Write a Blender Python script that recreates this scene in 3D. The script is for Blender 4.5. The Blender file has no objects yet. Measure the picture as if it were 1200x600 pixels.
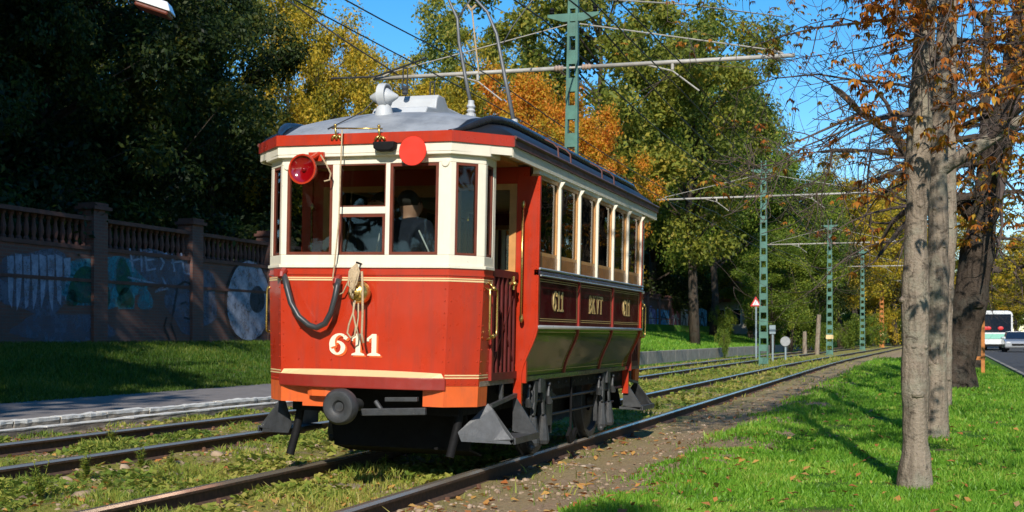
import bpy, math, random
import numpy as np
from mathutils import Vector, Matrix
R = math.radians
PI = math.pi
random.seed(7)
scene = bpy.context.scene
C = scene.collection

# ------------------------------------------------------------------ camera, sky, sun
TH = math.atan(478/1450.0); CT, ST = math.cos(TH), math.sin(TH)
F = 1450.0; CAMH = 1.07; HY = 394.0
cam_d = bpy.data.cameras.new('camera'); cam = bpy.data.objects.new('camera', cam_d); C.objects.link(cam)
cam.location = (0, 0, CAMH); cam.rotation_euler = (R(90), 0, TH)
cam_d.sensor_width = 36; cam_d.lens = 43.5; cam_d.shift_y = 94/1200.0
cam_d.clip_start = 0.1; cam_d.clip_end = 5000
cam_d.dof.use_dof = True; cam_d.dof.focus_distance = 10.5; cam_d.dof.aperture_fstop = 5.6
scene.camera = cam
w = bpy.data.worlds.new('World'); scene.world = w; w.use_nodes = True
nt = w.node_tree; bg = nt.nodes['Background']
sky = nt.nodes.new('ShaderNodeTexSky'); sky.sky_type = 'NISHITA'; sky.sun_disc = False
SUN_EL, SUN_AZ = R(33), math.atan2(.21, -.98)
sky.sun_elevation = SUN_EL; sky.sun_rotation = SUN_AZ; sky.air_density = 1.0; sky.dust_density = 0.1; sky.ozone_density = 4.0
hs = nt.nodes.new('ShaderNodeHueSaturation'); hs.inputs['Saturation'].default_value = 1.34; hs.inputs['Hue'].default_value = .497; hs.inputs['Value'].default_value = 1.18; nt.links.new(sky.outputs[0], hs.inputs['Color']); nt.links.new(hs.outputs[0], bg.inputs[0]); bg.inputs[1].default_value = 0.135
sd = bpy.data.lights.new('sun', 'SUN'); sun = bpy.data.objects.new('sun', sd); C.objects.link(sun)
sd.energy = 5.0; sd.angle = R(0.55); sd.color = (1.0, .93, .82)
sv = Vector((math.sin(SUN_AZ)*math.cos(SUN_EL), math.cos(SUN_AZ)*math.cos(SUN_EL), math.sin(SUN_EL)))
sun.rotation_euler = sv.to_track_quat('Z', 'Y').to_euler()
scene.view_settings.view_transform = 'Standard'; scene.view_settings.look = 'None'
scene.view_settings.exposure = 0.1; scene.view_settings.gamma = 1.0; scene.view_settings.use_curve_mapping = False

# ------------------------------------------------------------------ helpers
def at(px, py, Z):
    xc = (px-600)/F*Z; z = CAMH+(HY-py)/F*Z
    return Vector((xc*CT-Z*ST, xc*ST+Z*CT, z))
def ray_Y(px, py, Y):
    a = (px-600)/F; return at(px, py, Y/(a*ST+CT))
def ray_X(px, py, X):
    a = (px-600)/F; return at(px, py, X/(a*CT-ST))
def off(Y):
    d = np.clip(np.asarray(Y, float)-42, 0, None)
    return np.where(d < 26, .0005*d*d, .0005*26*26+.026*(d-26))
def offs(Y): return float(off(Y))

class MB:
    def __init__(s, M=None): s.v = []; s.f = []; s.mi = []; s.M = M or Matrix(); s.m = 0
    def add(s, vs, fs, m=None):
        b = len(s.v); s.v += [tuple(s.M @ Vector(v)) for v in vs]
        s.f += [tuple(i+b for i in f) for f in fs]; s.mi += [s.m if m is None else m]*len(fs); return s
    def box(s, x0, x1, y0, y1, z0, z1, m=None):
        return s.add([(x0,y0,z0),(x1,y0,z0),(x1,y1,z0),(x0,y1,z0),(x0,y0,z1),(x1,y0,z1),(x1,y1,z1),(x0,y1,z1)],
              [(0,3,2,1),(4,5,6,7),(0,1,5,4),(1,2,6,5),(2,3,7,6),(3,0,4,7)], m)
    def bar(s, p, q, wd, dp, up=(0,0,1), m=None):
        p, q = Vector(p), Vector(q); d = (q-p).normalized(); u = Vector(up)
        a = d.cross(u)
        if a.length < 1e-4: a = d.cross(Vector((0,1,0)))
        a.normalize(); b = a.cross(d).normalized(); a = a*wd/2; b = b*dp/2
        vs = [p-a-b, p+a-b, p+a+b, p-a+b, q-a-b, q+a-b, q+a+b, q-a+b]
        return s.add(vs, [(0,3,2,1),(4,5,6,7),(0,1,5,4),(1,2,6,5),(2,3,7,6),(3,0,4,7)], m)
    def tube(s, pts, r, n=8, caps=True, m=None):
        pts = [Vector(p) for p in pts]; k = len(pts)
        rs = r if isinstance(r, (list, tuple)) else [r]*k
        vs = []; fs = []; pa = None
        for i, p in enumerate(pts):
            d = (pts[min(i+1, k-1)]-pts[max(i-1, 0)])
            d = d.normalized() if d.length > 1e-9 else Vector((0,0,1))
            if pa is None:
                a = d.cross(Vector((0,0,1)))
                if a.length < .05: a = d.cross(Vector((1,0,0)))
            else: a = pa - d*pa.dot(d)
            a.normalize(); pa = a; b = d.cross(a)
            for j in range(n):
                t = 2*PI*j/n; vs.append(p+(a*math.cos(t)+b*math.sin(t))*rs[i])
        for i in range(k-1):
            for j in range(n):
                fs.append((i*n+j, i*n+(j+1)%n, (i+1)*n+(j+1)%n, (i+1)*n+j))
        if caps: fs += [tuple(range(n-1, -1, -1)), tuple((k-1)*n+j for j in range(n))]
        return s.add(vs, fs, m)
    def lathe(s, prof, n=24, c=(0,0,0), axis='z', m=None, caps=True):
        vs = []; fs = []; k = len(prof)
        for (r, h) in prof:
            for j in range(n):
                t = 2*PI*j/n; a, b = r*math.cos(t), r*math.sin(t)
                p = {'z': (a, b, h), 'y': (a, h, b), 'x': (h, a, b)}[axis]
                vs.append((p[0]+c[0], p[1]+c[1], p[2]+c[2]))
        for i in range(k-1):
            for j in range(n): fs.append((i*n+j, i*n+(j+1)%n, (i+1)*n+(j+1)%n, (i+1)*n+j))
        if caps: fs += [tuple(range(n-1, -1, -1)), tuple((k-1)*n+j for j in range(n))]
        return s.add(vs, fs, m)
    def prism(s, poly, axis, a0, a1, m=None):
        f = {'x': lambda p, a: (a, p[0], p[1]), 'y': lambda p, a: (p[0], a, p[1]), 'z': lambda p, a: (p[0], p[1], a)}[axis]
        n = len(poly); vs = [f(p, a0) for p in poly]+[f(p, a1) for p in poly]
        return s.add(vs, [tuple(range(n)), tuple(range(2*n-1, n-1, -1))]+[(i, i+n, (i+1)%n+n, (i+1)%n) for i in range(n)], m)
    def ball(s, c, r, n=8, k=5, sc=(1,1,1), m=None):
        vs = [(c[0], c[1], c[2]-r*sc[2])]; fs = []
        for i in range(1, k):
            ph = -PI/2+PI*i/k
            for j in range(n):
                t = 2*PI*j/n; vs.append((c[0]+r*sc[0]*math.cos(ph)*math.cos(t), c[1]+r*sc[1]*math.cos(ph)*math.sin(t), c[2]+r*sc[2]*math.sin(ph)))
        vs.append((c[0], c[1], c[2]+r*sc[2])); e = len(vs)-1
        for j in range(n):
            fs.append((0, 1+(j+1)%n, 1+j)); fs.append((e, e-n+j, e-n+(j+1)%n))
        for i in range(k-2):
            for j in range(n):
                a = 1+i*n; fs.append((a+j, a+(j+1)%n, a+n+(j+1)%n, a+n+j))
        return s.add(vs, fs, m)
    def build(s, name, mats, parent=None, smooth=False, bevel=0, loc=None):
        me = bpy.data.meshes.new(name); me.from_pydata(s.v, [], s.f)
        if not isinstance(mats, (list, tuple)): mats = [mats]
        for m in mats: me.materials.append(m)
        me.polygons.foreach_set('material_index', s.mi)
        import bmesh
        bm = bmesh.new(); bm.from_mesh(me); bmesh.ops.recalc_face_normals(bm, faces=bm.faces); bm.to_mesh(me); bm.free()
        if smooth: me.polygons.foreach_set('use_smooth', [True]*len(me.polygons)); 
        me.update()
        o = bpy.data.objects.new(name, me); C.objects.link(o)
        if parent is not None: o.parent = parent
        if loc is not None: o.location = loc
        if smooth == 'auto':
            try: me.set_sharp_from_angle(angle=R(38))
            except Exception: pass
        if bevel:
            b = o.modifiers.new('bevel', 'BEVEL'); b.width = bevel; b.segments = 2; b.limit_method = 'ANGLE'; b.angle_limit = R(40)
        return o
def tag(o, label=None, cat=None, group=None, kind=None):
    if label: o['label'] = label
    if cat: o['category'] = cat
    if group: o['group'] = group
    if kind: o['kind'] = kind
    return o
def empty(name, loc=(0,0,0), rot=(0,0,0)):
    o = bpy.data.objects.new(name, None); C.objects.link(o); o.location = loc; o.rotation_euler = rot; o.empty_display_size = .2
    return o
def copy_tree(o, parent=None):
    c = o.copy(); C.objects.link(c); c.parent = parent
    for k in ('label', 'group'):
        pass
    for ch in list(o.children): copy_tree(ch, c)
    return c
def fast_mesh(name, V, Fq, mat, smooth=False, attrs=None):
    V = np.asarray(V, np.float32); Fq = np.asarray(Fq, np.int32); k = Fq.shape[1]
    me = bpy.data.meshes.new(name); me.vertices.add(len(V)); me.vertices.foreach_set('co', V.ravel())
    me.loops.add(Fq.size); me.loops.foreach_set('vertex_index', Fq.ravel())
    me.polygons.add(len(Fq)); me.polygons.foreach_set('loop_start', np.arange(0, Fq.size, k, dtype=np.int32))
    try: me.polygons.foreach_set('loop_total', np.full(len(Fq), k, np.int32))
    except Exception: pass
    me.materials.append(mat)
    if attrs:
        for an, av in attrs.items():
            a = me.attributes.new(an, 'FLOAT', 'POINT'); a.data.foreach_set('value', np.asarray(av, np.float32))
    if smooth: me.polygons.foreach_set('use_smooth', np.ones(len(Fq), bool))
    me.update(calc_edges=True); return me
def link(name, me, parent=None):
    o = bpy.data.objects.new(name, me); C.objects.link(o)
    if parent is not None: o.parent = parent
    return o

# ------------------------------------------------------------------ materials
def nodes(name):
    m = bpy.data.materials.new(name); m.use_nodes = True; t = m.node_tree
    return m, t, t.nodes['Principled BSDF']
def N(t, kind, **kw):
    n = t.nodes.new(kind)
    for k, v in kw.items(): setattr(n, k, v)
    return n
def ramp(t, stops, src, interp='LINEAR'):
    r = N(t, 'ShaderNodeValToRGB'); r.color_ramp.interpolation = interp; e = r.color_ramp.elements
    while len(e) < len(stops): e.new(.5)
    for i, (p, c) in enumerate(stops): e[i].position = p; e[i].color = (*c, 1) if len(c) == 3 else c
    t.links.new(src, r.inputs[0]); return r.outputs[0]
def noise(t, scale, detail=4, rough=.55, vec=None, out=0, dist=0):
    n = N(t, 'ShaderNodeTexNoise'); n.inputs['Scale'].default_value = scale; n.inputs['Detail'].default_value = detail
    n.inputs['Roughness'].default_value = rough; n.inputs['Distortion'].default_value = dist
    if vec is None:
        tc = N(t, 'ShaderNodeTexCoord'); vec = tc.outputs['Object']
    t.links.new(vec, n.inputs['Vector']); return n.outputs[out]
def mix(t, a, b, fac, blend='MIX'):
    n = N(t, 'ShaderNodeMix', data_type='RGBA', blend_type=blend)
    for s, v in ((6, a), (7, b)):
        if isinstance(v, (tuple, list)): n.inputs[s].default_value = (*v, 1)
        else: t.links.new(v, n.inputs[s])
    if isinstance(fac, (int, float)): n.inputs[0].default_value = fac
    else: t.links.new(fac, n.inputs[0])
    return n.outputs[2]
def bumpn(t, p, h, strength, dist=.01):
    b = N(t, 'ShaderNodeBump'); b.inputs['Strength'].default_value = strength; b.inputs['Distance'].default_value = dist
    t.links.new(h, b.inputs['Height']); t.links.new(b.outputs[0], p.inputs['Normal'])
def mat(name, col, rough=.5, metal=0, var=.15, scale=6, bump=.0, coat=0, grime=0, spec=.5, ior=None, streak=0):
    m, t, p = nodes(name)
    n = noise(t, scale, 6, .6)
    lo = tuple(max(0, c*(1-var)) for c in col); hi = tuple(min(1, c*(1+var)) for c in col)
    c = ramp(t, [(.3, lo), (.7, hi)], n)
    if grime:
        g = ramp(t, [(.52, (0,0,0)), (.75, (1,1,1))], noise(t, scale*.5+1.3, 8, .7))
        gm = N(t, 'ShaderNodeMath', operation='MULTIPLY'); t.links.new(g, gm.inputs[0]); gm.inputs[1].default_value = grime
        c = mix(t, c, (.09, .065, .045), gm.outputs[0])
    if streak:
        tc = N(t, 'ShaderNodeTexCoord'); mp = N(t, 'ShaderNodeMapping'); mp.inputs['Scale'].default_value = (9, 9, .9); t.links.new(tc.outputs['Object'], mp.inputs[0])
        sk = ramp(t, [(.50, (0,0,0)), (.72, (streak,)*3)], noise(t, 1.6, 8, .68, mp.outputs[0])); c = mix(t, c, tuple(v*.35+.03 for v in col), sk)
        chip = ramp(t, [(.70, (0,0,0)), (.72, (.6,)*3)], noise(t, 22, 4, .6)); c = mix(t, c, tuple(v*.5 for v in col), chip)
        bumpn(t, p, noise(t, 2.0, 2, .4), .25, .03)
    t.links.new(c, p.inputs['Base Color'])
    rr = ramp(t, [(.3, (max(0, rough-.08),)*3), (.7, (min(1, rough+.1),)*3)], noise(t, scale*2.3, 5))
    t.links.new(rr, p.inputs['Roughness']); p.inputs['Metallic'].default_value = metal
    p.inputs['Coat Weight'].default_value = coat; p.inputs['Coat Roughness'].default_value = .06
    p.inputs['Specular IOR Level'].default_value = spec
    if ior: p.inputs['IOR'].default_value = ior
    if bump: bumpn(t, p, noise(t, scale*8, 5), bump, .01)
    return m
M = {}
M['red'] = mat('red_enamel', (.45, .030, .007), .32, coat=.25, var=.09, scale=3, grime=.14, streak=.45)
M['red2'] = mat('red_enamel_dark', (.27, .022, .014), .4, coat=.1, var=.1, grime=.2)
M['orange'] = mat('orange_enamel', (.72, .125, .025), .4, var=.08, grime=.25, streak=.4)
M['maroon_reflect'] = mat('maroon_grass_reflection', (.085, .088, .010), .07, coat=.1, var=.45, scale=1.6, ior=1.30)  # lower panels: green of the reflected lawn put into the base colour
M['maroon_reflect2'] = mat('maroon_upper_gloss', (.070, .007, .010), .10, coat=0, var=.25, scale=2, ior=1.22)
M['brownred'] = mat('brown_red_paint', (.12, .045, .035), .45, var=.2)
M['cream'] = mat('cream_paint', (.80, .74, .60), .4, var=.04, coat=.1, grime=.06, streak=.16)
M['line'] = mat('lining_cream', (.75, .55, .28), .5, var=.05)
M['white'] = mat('white_lettering', (.80, .72, .55), .5, var=.05)
M['gold'] = mat('gold_lettering', (.50, .36, .14), .45, var=.1)
M['wood'] = mat('varnished_wood', (.34, .13, .035), .35, var=.25, scale=9, coat=.3)
M['tan'] = mat('light_varnished_wood', (.55, .27, .09), .4, var=.15, scale=9)
M['frame'] = mat('window_timber', (.15, .035, .018), .4, var=.2)
M['roofgrey'] = mat('roof_canvas_grey', (.36, .38, .40), .6, var=.10, scale=2.2, bump=.15, grime=.15)
M['roofwhite'] = mat('roof_equipment_paint', (.47, .49, .51), .55, var=.08, grime=.15)
M['gr_dummy'] = M['roofgrey']; M['roofblack'] = mat('roof_tar_black', (.018, .018, .02), .28, var=.3, bump=.1)
M['black'] = mat('black_iron', (.007, .007, .008), .7, var=.3, scale=10, bump=.15, spec=.2)
M['iron'] = mat('worn_grey_iron', (.045, .048, .052), .5, metal=.2, var=.3, scale=14, bump=.2, grime=.3)
M['steel'] = mat('scuffed_steel', (.06, .063, .068), .45, metal=.3, var=.3, scale=12, bump=.15)
M['silver'] = mat('silver_trim', (.5, .5, .48), .35, metal=.6, var=.1)
M['brass'] = mat('polished_brass', (.62, .42, .13), .28, metal=.9, var=.15, scale=12)
M['rope'] = mat('hemp_rope', (.48, .36, .22), .9, var=.2, scale=60, bump=.4)
M['rubber'] = mat('rubber_hose', (.035, .037, .04), .38, var=.2)
M['disc'] = mat('signal_disc_red', (.85, .035, .015), .5, var=.04)
M['concrete'] = mat('old_concrete', (.27, .25, .22), .9, var=.25, scale=3, bump=.5, grime=.4)
M['whitewash'] = mat('worn_white_kerb_paint', (.62, .61, .57), .85, var=.15, scale=7, bump=.5, grime=.55)
M['stone'] = mat('kerb_stone', (.24, .21, .17), .9, var=.3, scale=7, bump=.8, grime=.5)
M['asph'] = mat('asphalt', (.055, .055, .058), .9, var=.2, scale=30, bump=.4)
M['path'] = mat('platform_paving', (.20, .18, .17), .9, var=.18, scale=4, bump=.3, grime=.25)
M['green'] = mat('green_pole_paint', (.07, .18, .14), .5, var=.22, scale=5, grime=.3, bump=.1)
M['rusty'] = mat('primer_orange_pole', (.45, .16, .03), .6, var=.25)
M['ygreen'] = mat('yellow_green_pole', (.33, .36, .08), .6, var=.2)
M['pipe'] = mat('galvanised_pipe', (.42, .40, .36), .5, var=.15, scale=8, grime=.3)
M['wire'] = mat('overhead_wire', (.03, .03, .03), .5)
M['lightwire'] = mat('pale_stay_cable', (.38, .36, .32), .6)
M['porcelain'] = mat('insulator', (.45, .33, .25), .3, coat=.5)
M['sleeper'] = mat('weathered_timber', (.27, .21, .155), .95, var=.35, scale=12, bump=.8, grime=.3)
M['rust'] = mat('rust', (.13, .06, .035), .85, var=.3, scale=20, bump=.5)
def barkmat(name, lo, hi, lichen, sc, depth):
    m, t, p = nodes(name); tc = N(t, 'ShaderNodeTexCoord'); mp = N(t, 'ShaderNodeMapping'); mp.inputs['Scale'].default_value = (sc, sc, sc*.16)
    t.links.new(tc.outputs['Object'], mp.inputs[0]); n1 = noise(t, 1.0, 8, .7, mp.outputs[0], dist=.6); n2 = noise(t, 3.2, 5, .6); n3 = noise(t, 28, 5, .7)
    c = ramp(t, [(.32, lo), (.50, hi), (.68, tuple(min(1, v*1.25) for v in hi))], n1)
    c = mix(t, c, lichen, ramp(t, [(.50, (0,0,0)), (.60, (.55,)*3)], n2)); c = mix(t, c, tuple(v*.6 for v in lo), ramp(t, [(.56, (0,0,0)), (.64, (.75,)*3)], noise(t, 5.5, 6, .7, dist=1.2))); c = mix(t, c, tuple(v*.45 for v in lo), ramp(t, [(.60, (0,0,0)), (.68, (.8,)*3)], n3))
    t.links.new(c, p.inputs['Base Color']); p.inputs['Roughness'].default_value = .95; p.inputs['Specular IOR Level'].default_value = .1
    ad = N(t, 'ShaderNodeMath', operation='ADD'); t.links.new(n1, ad.inputs[0]); t.links.new(n3, ad.inputs[1]); bumpn(t, p, ad.outputs[0], .9, depth); return m
M['bark'] = barkmat('smooth_bark', (.11, .085, .065), (.29, .235, .18), (.30, .29, .22), 13, .03)
M['darkbark'] = barkmat('rough_bark', (.018, .014, .011), (.085, .065, .05), (.09, .085, .07), 7, .06)
M['twig'] = mat('twig_bark', (.085, .06, .05), .9, var=.3, scale=12)
M['skin'] = mat('skin', (.48, .25, .17), .55, var=.08)
M['hair'] = mat('dark_hair', (.02, .015, .012), .5, var=.3, scale=60, bump=.6)
M['rod'] = mat('collector_rod_grey', (.15, .16, .175), .5, metal=.3)
M['navy'] = mat('navy_jacket', (.007, .012, .028), .8, var=.2, scale=20, bump=.3)
M['trouser'] = mat('dark_trousers', (.02, .02, .025), .9)
M['stripe'] = mat('white_piping', (.6, .6, .6), .7)
M['plaster'] = mat('pale_plaster', (.42, .39, .33), .9, var=.12, scale=1.5, bump=.3, grime=.2)
M['terracotta'] = mat('roof_tiles', (.22, .09, .05), .9, var=.3, scale=8, bump=.6)
M['tyre'] = mat('tyre', (.02, .02, .02), .8)
M['gatered'] = mat('gate_dark_red', (.10, .009, .008), .5, var=.2)
M['plum'] = mat('dark_plum_paint', (.05, .02, .04), .3, coat=.6)
M['carsilver'] = mat('silver_car_paint', (.42, .44, .46), .3, metal=.4, coat=.7, var=.04)
M['carwhite'] = mat('white_vehicle_paint', (.72, .74, .74), .3, coat=.6, var=.04)
M['carblue'] = mat('blue_car_paint', (.03, .07, .2), .3, coat=.6, var=.05)
M['mint'] = mat('mint_green_band', (.25, .58, .45), .4, var=.05)
M['paintwhite'] = mat('road_marking', (.6, .6, .58), .8, var=.1)
M['signred'] = mat('sign_red', (.6, .03, .03), .5)
M['signgrey'] = mat('sign_back_grey', (.32, .33, .34), .5, metal=.3)
M['signblue'] = mat('sign_post_blue_grey', (.25, .32, .36), .5)
M['lens'] = mat('headlamp_lens', (.7, .7, .68), .1, coat=1)
def glassmat(name, tint, base=.06, gl=.9):
    m, t, p = nodes(name); t.nodes.remove(p); o = t.nodes['Material Output']
    tr = N(t, 'ShaderNodeBsdfTransparent'); tr.inputs[0].default_value = (*tint, 1)
    g = N(t, 'ShaderNodeBsdfGlossy'); g.inputs['Roughness'].default_value = .015; g.inputs[0].default_value = (gl, gl, gl, 1)
    fr = N(t, 'ShaderNodeFresnel'); fr.inputs[0].default_value = 1.42
    ad = N(t, 'ShaderNodeMath', operation='ADD'); ad.inputs[1].default_value = base; t.links.new(fr.outputs[0], ad.inputs[0])
    bn = N(t, 'ShaderNodeBump'); bn.inputs['Strength'].default_value = .12; bn.inputs['Distance'].default_value = .02
    t.links.new(noise(t, 2.5, 1), bn.inputs['Height']); t.links.new(bn.outputs[0], g.inputs['Normal'])
    mx = N(t, 'ShaderNodeMixShader'); t.links.new(ad.outputs[0], mx.inputs[0]); t.links.new(tr.outputs[0], mx.inputs[1]); t.links.new(g.outputs[0], mx.inputs[2])
    t.links.new(mx.outputs[0], o.inputs[0]); return m
M['glass'] = glassmat('window_glass', (.80, .84, .82), .0, .8)
M['carglass'] = mat('dark_car_glass', (.012, .018, .03), .05, coat=1)
m, t, p = nodes('red_lamp_glass'); p.inputs['Base Color'].default_value = (.22, .002, .004, 1); p.inputs['Roughness'].default_value = .12; p.inputs['Coat Weight'].default_value = 1
M['redlens'] = m
def leafmat(name, cols, trans=.45, rough=.55):
    m, t, p = nodes(name); o = t.nodes['Material Output']
    g = N(t, 'ShaderNodeNewGeometry'); st = [(i/(len(cols)-1), c) for i, c in enumerate(cols)]
    big = noise(t, .35, 3)
    big = noise(t, 1.3, 4, .6) if name == 'lawn_blade' else big
    a = N(t, 'ShaderNodeMath', operation='MULTIPLY_ADD'); t.links.new(g.outputs['Random Per Island'], a.inputs[0]); a.inputs[1].default_value = .62
    b = N(t, 'ShaderNodeMath', operation='MULTIPLY_ADD'); t.links.new(big, b.inputs[0]); b.inputs[1].default_value = 1.6; b.inputs[2].default_value = -.62
    t.links.new(b.outputs[0], a.inputs[2])
    c = ramp(t, st, a.outputs[0]); t.links.new(c, p.inputs['Base Color']); p.inputs['Roughness'].default_value = rough
    p.inputs['Specular IOR Level'].default_value = .35
    tl = N(t, 'ShaderNodeBsdfTranslucent'); t.links.new(c, tl.inputs[0])
    mx = N(t, 'ShaderNodeMixShader'); mx.inputs[0].default_value = trans
    t.links.new(p.outputs[0], mx.inputs[1]); t.links.new(tl.outputs[0], mx.inputs[2]); t.links.new(mx.outputs[0], o.inputs[0])
    return m
L = {
 'green': leafmat('leaf_green', [(.045,.085,.010), (.11,.18,.02), (.22,.29,.03), (.40,.40,.05)]),
 'olive': leafmat('leaf_olive', [(.06,.085,.012), (.15,.19,.025), (.29,.30,.04), (.48,.36,.05)]),
 'gold': leafmat('leaf_gold', [(.10,.13,.015), (.33,.29,.025), (.60,.42,.03), (.72,.44,.04)]),
 'orange': leafmat('leaf_orange', [(.26,.25,.02), (.60,.36,.025), (.72,.28,.025), (.68,.16,.02)]),
 'rusty': leafmat('leaf_rust', [(.20,.06,.015), (.48,.15,.025), (.62,.33,.04), (.34,.38,.06)]),
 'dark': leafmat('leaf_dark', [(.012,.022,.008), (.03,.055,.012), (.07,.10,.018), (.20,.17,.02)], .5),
 'blade': leafmat('lawn_blade', [(.085,.20,.015), (.16,.38,.03), (.28,.52,.05), (.48,.54,.10)], .5, .45),
 'shadeblade': leafmat('bank_blade_shaded', [(.03,.06,.008), (.06,.12,.012), (.11,.18,.02), (.22,.24,.04)], .45, .5),  # darker copy of the lawn blades, the bank's shade put into the colour
 'weed': leafmat('weed_leaf', [(.07,.13,.02), (.20,.29,.04), (.38,.39,.07), (.55,.44,.14)], .4),
 'litter': leafmat('fallen_leaf', [(.20,.08,.03), (.48,.16,.05), (.58,.34,.09), (.34,.22,.12)], .2),
}
def groundmat(name, kind):
    m, t, p = nodes(name); p.inputs['Roughness'].default_value = .95; p.inputs['Specular IOR Level'].default_value = .15
    n1 = noise(t, .6, 6, .65); n2 = noise(t, 6, 8, .7); n3 = noise(t, 45, 6, .7)
    if kind == 'lawn':
        c = ramp(t, [(.3, (.035,.10,.010)), (.55, (.065,.17,.014)), (.75, (.11,.22,.025))], n2)
        c = mix(t, c, (.22,.16,.08), ramp(t, [(.56, (0,0,0)), (.68, (.9,)*3)], noise(t, 1.7, 5, .6)))
        c = mix(t, c, (.15,.20,.03), ramp(t, [(.5, (0,0,0)), (.8, (.7,)*3)], n1))
    else:
        at_ = N(t, 'ShaderNodeAttribute', attribute_name='lat')
        dirt = ramp(t, [(.22, (.14,.10,.07)), (.38, (.28,.195,.125)), (.58, (.40,.295,.20)), (.8, (.52,.42,.32))], n3)
        dirt = mix(t, dirt, (.38,.24,.15), ramp(t, [(.45, (0,0,0)), (.62, (.55,)*3)], n2))
        moss = ramp(t, [(.3, (.13,.15,.025)), (.5, (.28,.27,.05)), (.7, (.42,.38,.10))], n3)
        # greener between the rails and between the tracks, bare on the verge
        mask = ramp(t, [(.0, (0,0,0)), (.06, (0,)*3), (.14, (.95,)*3), (.5, (1,)*3), (.72, (.85,)*3), (.80, (.25,)*3), (1, (.12,)*3)], at_.outputs['Fac'])
        th = ramp(t, [(.34, (0,0,0)), (.50, (1,1,1))], noise(t, 2.2, 7, .7))
        mm = N(t, 'ShaderNodeMath', operation='MULTIPLY'); t.links.new(mask, mm.inputs[0]); t.links.new(th, mm.inputs[1])
        c = mix(t, dirt, moss, mm.outputs[0])
    t.links.new(c, p.inputs['Base Color'])
    bumpn(t, p, n3, .9, .03); return m
M['lawn'] = groundmat('lawn_soil', 'lawn'); M['bed'] = groundmat('track_bed_soil', 'bed')
# brick
m, t, p = nodes('old_brick'); tc = N(t, 'ShaderNodeTexCoord'); mp = N(t, 'ShaderNodeMapping'); mp.inputs['Rotation'].default_value = (R(90), 0, R(90))
sp_ = N(t, 'ShaderNodeSeparateXYZ'); cb = N(t, 'ShaderNodeCombineXYZ'); t.links.new(tc.outputs['Object'], sp_.inputs[0])
ax = N(t, 'ShaderNodeMath', operation='ADD'); t.links.new(sp_.outputs[0], ax.inputs[0]); t.links.new(sp_.outputs[1], ax.inputs[1])
t.links.new(ax.outputs[0], cb.inputs[0]); t.links.new(sp_.outputs[2], cb.inputs[1])
bk = N(t, 'ShaderNodeTexBrick'); bk.inputs['Scale'].default_value = 1; bk.inputs['Brick Width'].default_value = .26; bk.inputs['Row Height'].default_value = .08; bk.inputs['Mortar Size'].default_value = .009
bk.inputs['Color1'].default_value = (.20,.075,.05,1); bk.inputs['Color2'].default_value = (.14,.055,.042,1); bk.inputs['Mortar'].default_value = (.12,.105,.09,1)
t.links.new(cb.outputs[0], bk.inputs['Vector'])
c = mix(t, bk.outputs['Color'], (.075,.068,.065), ramp(t, [(.45, (0,0,0)), (.7, (.75,)*3)], noise(t, .9, 7, .7)))
t.links.new(c, p.inputs['Base Color']); p.inputs['Roughness'].default_value = .95; bumpn(t, p, bk.outputs['Fac'], -.5, .01); M['brick'] = m
M['brickdark'] = mat('terracotta_baluster', (.12, .052, .038), .9, var=.25, scale=5, bump=.3)
def spraymat(name, c):
    m, t, p = nodes(name); o = t.nodes['Material Output']; p.inputs['Base Color'].default_value = (*c, 1); p.inputs['Roughness'].default_value = .9
    tr = N(t, 'ShaderNodeBsdfTransparent'); mx = N(t, 'ShaderNodeMixShader'); t.links.new(ramp(t, [(.30, (.08,)*3), (.62, (.9,)*3)], noise(t, 2.6, 8, .75)), mx.inputs[0])
    t.links.new(tr.outputs[0], mx.inputs[1]); t.links.new(p.outputs[0], mx.inputs[2]); t.links.new(mx.outputs[0], o.inputs[0]); return m
GC = {k: spraymat('spray_'+k, c) for k, c in {
  'white': (.36,.40,.52), 'green': (.012,.085,.04), 'black': (.02,.02,.02), 'blue': (.10,.42,.80), 'pink': (.65,.22,.30), 'pale': (.75,.75,.75), 'teal': (.05,.25,.32), 'violet': (.34,.28,.6), 'grey': (.13,.145,.20)}.items()}  # pale, blue and pink brightened to stand in for sunlight on the far wall

# ------------------------------------------------------------------ ground
def sm(x): x = np.clip(x, 0, 1); return x*x*(3-2*x)
def gh(X, Y):
    X = np.asarray(X, float); Y = np.asarray(Y, float); xr = X-off(Y)
    z = np.full(np.broadcast(X, Y).shape, -.02)
    bed = sm((xr+10.6)/.3)*sm((-1.9-xr)/.5)
    z = z-bed*.2
    far = sm((Y-44)/2.0)
    nearz = .02+.85*sm((-13.4-xr)/6.0)
    farz = np.where(xr < -11.45, .36+.95*sm((-11.5-xr)/8.0), -.15)
    left = nearz*(1-far)+farz*far
    z = np.where(xr < -10.5, left, z)
    z = np.where(xr < -20.25, 2.0, z)
    z = z+np.where(xr > -1.6, .02*np.sin(X*1.1+Y*.4)*sm((xr+1.6)/2)*sm((2.2-xr)/1), 0)
    # road level beyond the verge
    z = np.where(xr > 3.0, z-.1, z)
    z = np.where((X > 30), z+np.clip((X-30)*.01, 0, 2), z)
    return z
xs = np.concatenate([[-1500,-600,-300,-150,-90,-60,-45,-35,-28,-24], np.arange(-22,-9.4,.2), np.arange(-9.4,-2.6,.4), np.arange(-2.6,4.2,.15), [4.6,5,6,8,10,14,20,30,45,80,150,300,700,1500]])
ys = np.concatenate([[-600,-200,-80,-40,-20,-10,-5], np.arange(-2, 50, .5), np.arange(50, 200, 3), [220,260,320,400,600,1000,2000]])
XX, YY = np.meshgrid(xs, ys); XXo = XX+np.where(np.abs(XX) < 30, off(YY), 0)
ZZ = gh(XXo, YY)
nx, ny = len(xs), len(ys)
idx = np.arange(nx*ny).reshape(ny, nx)
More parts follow.
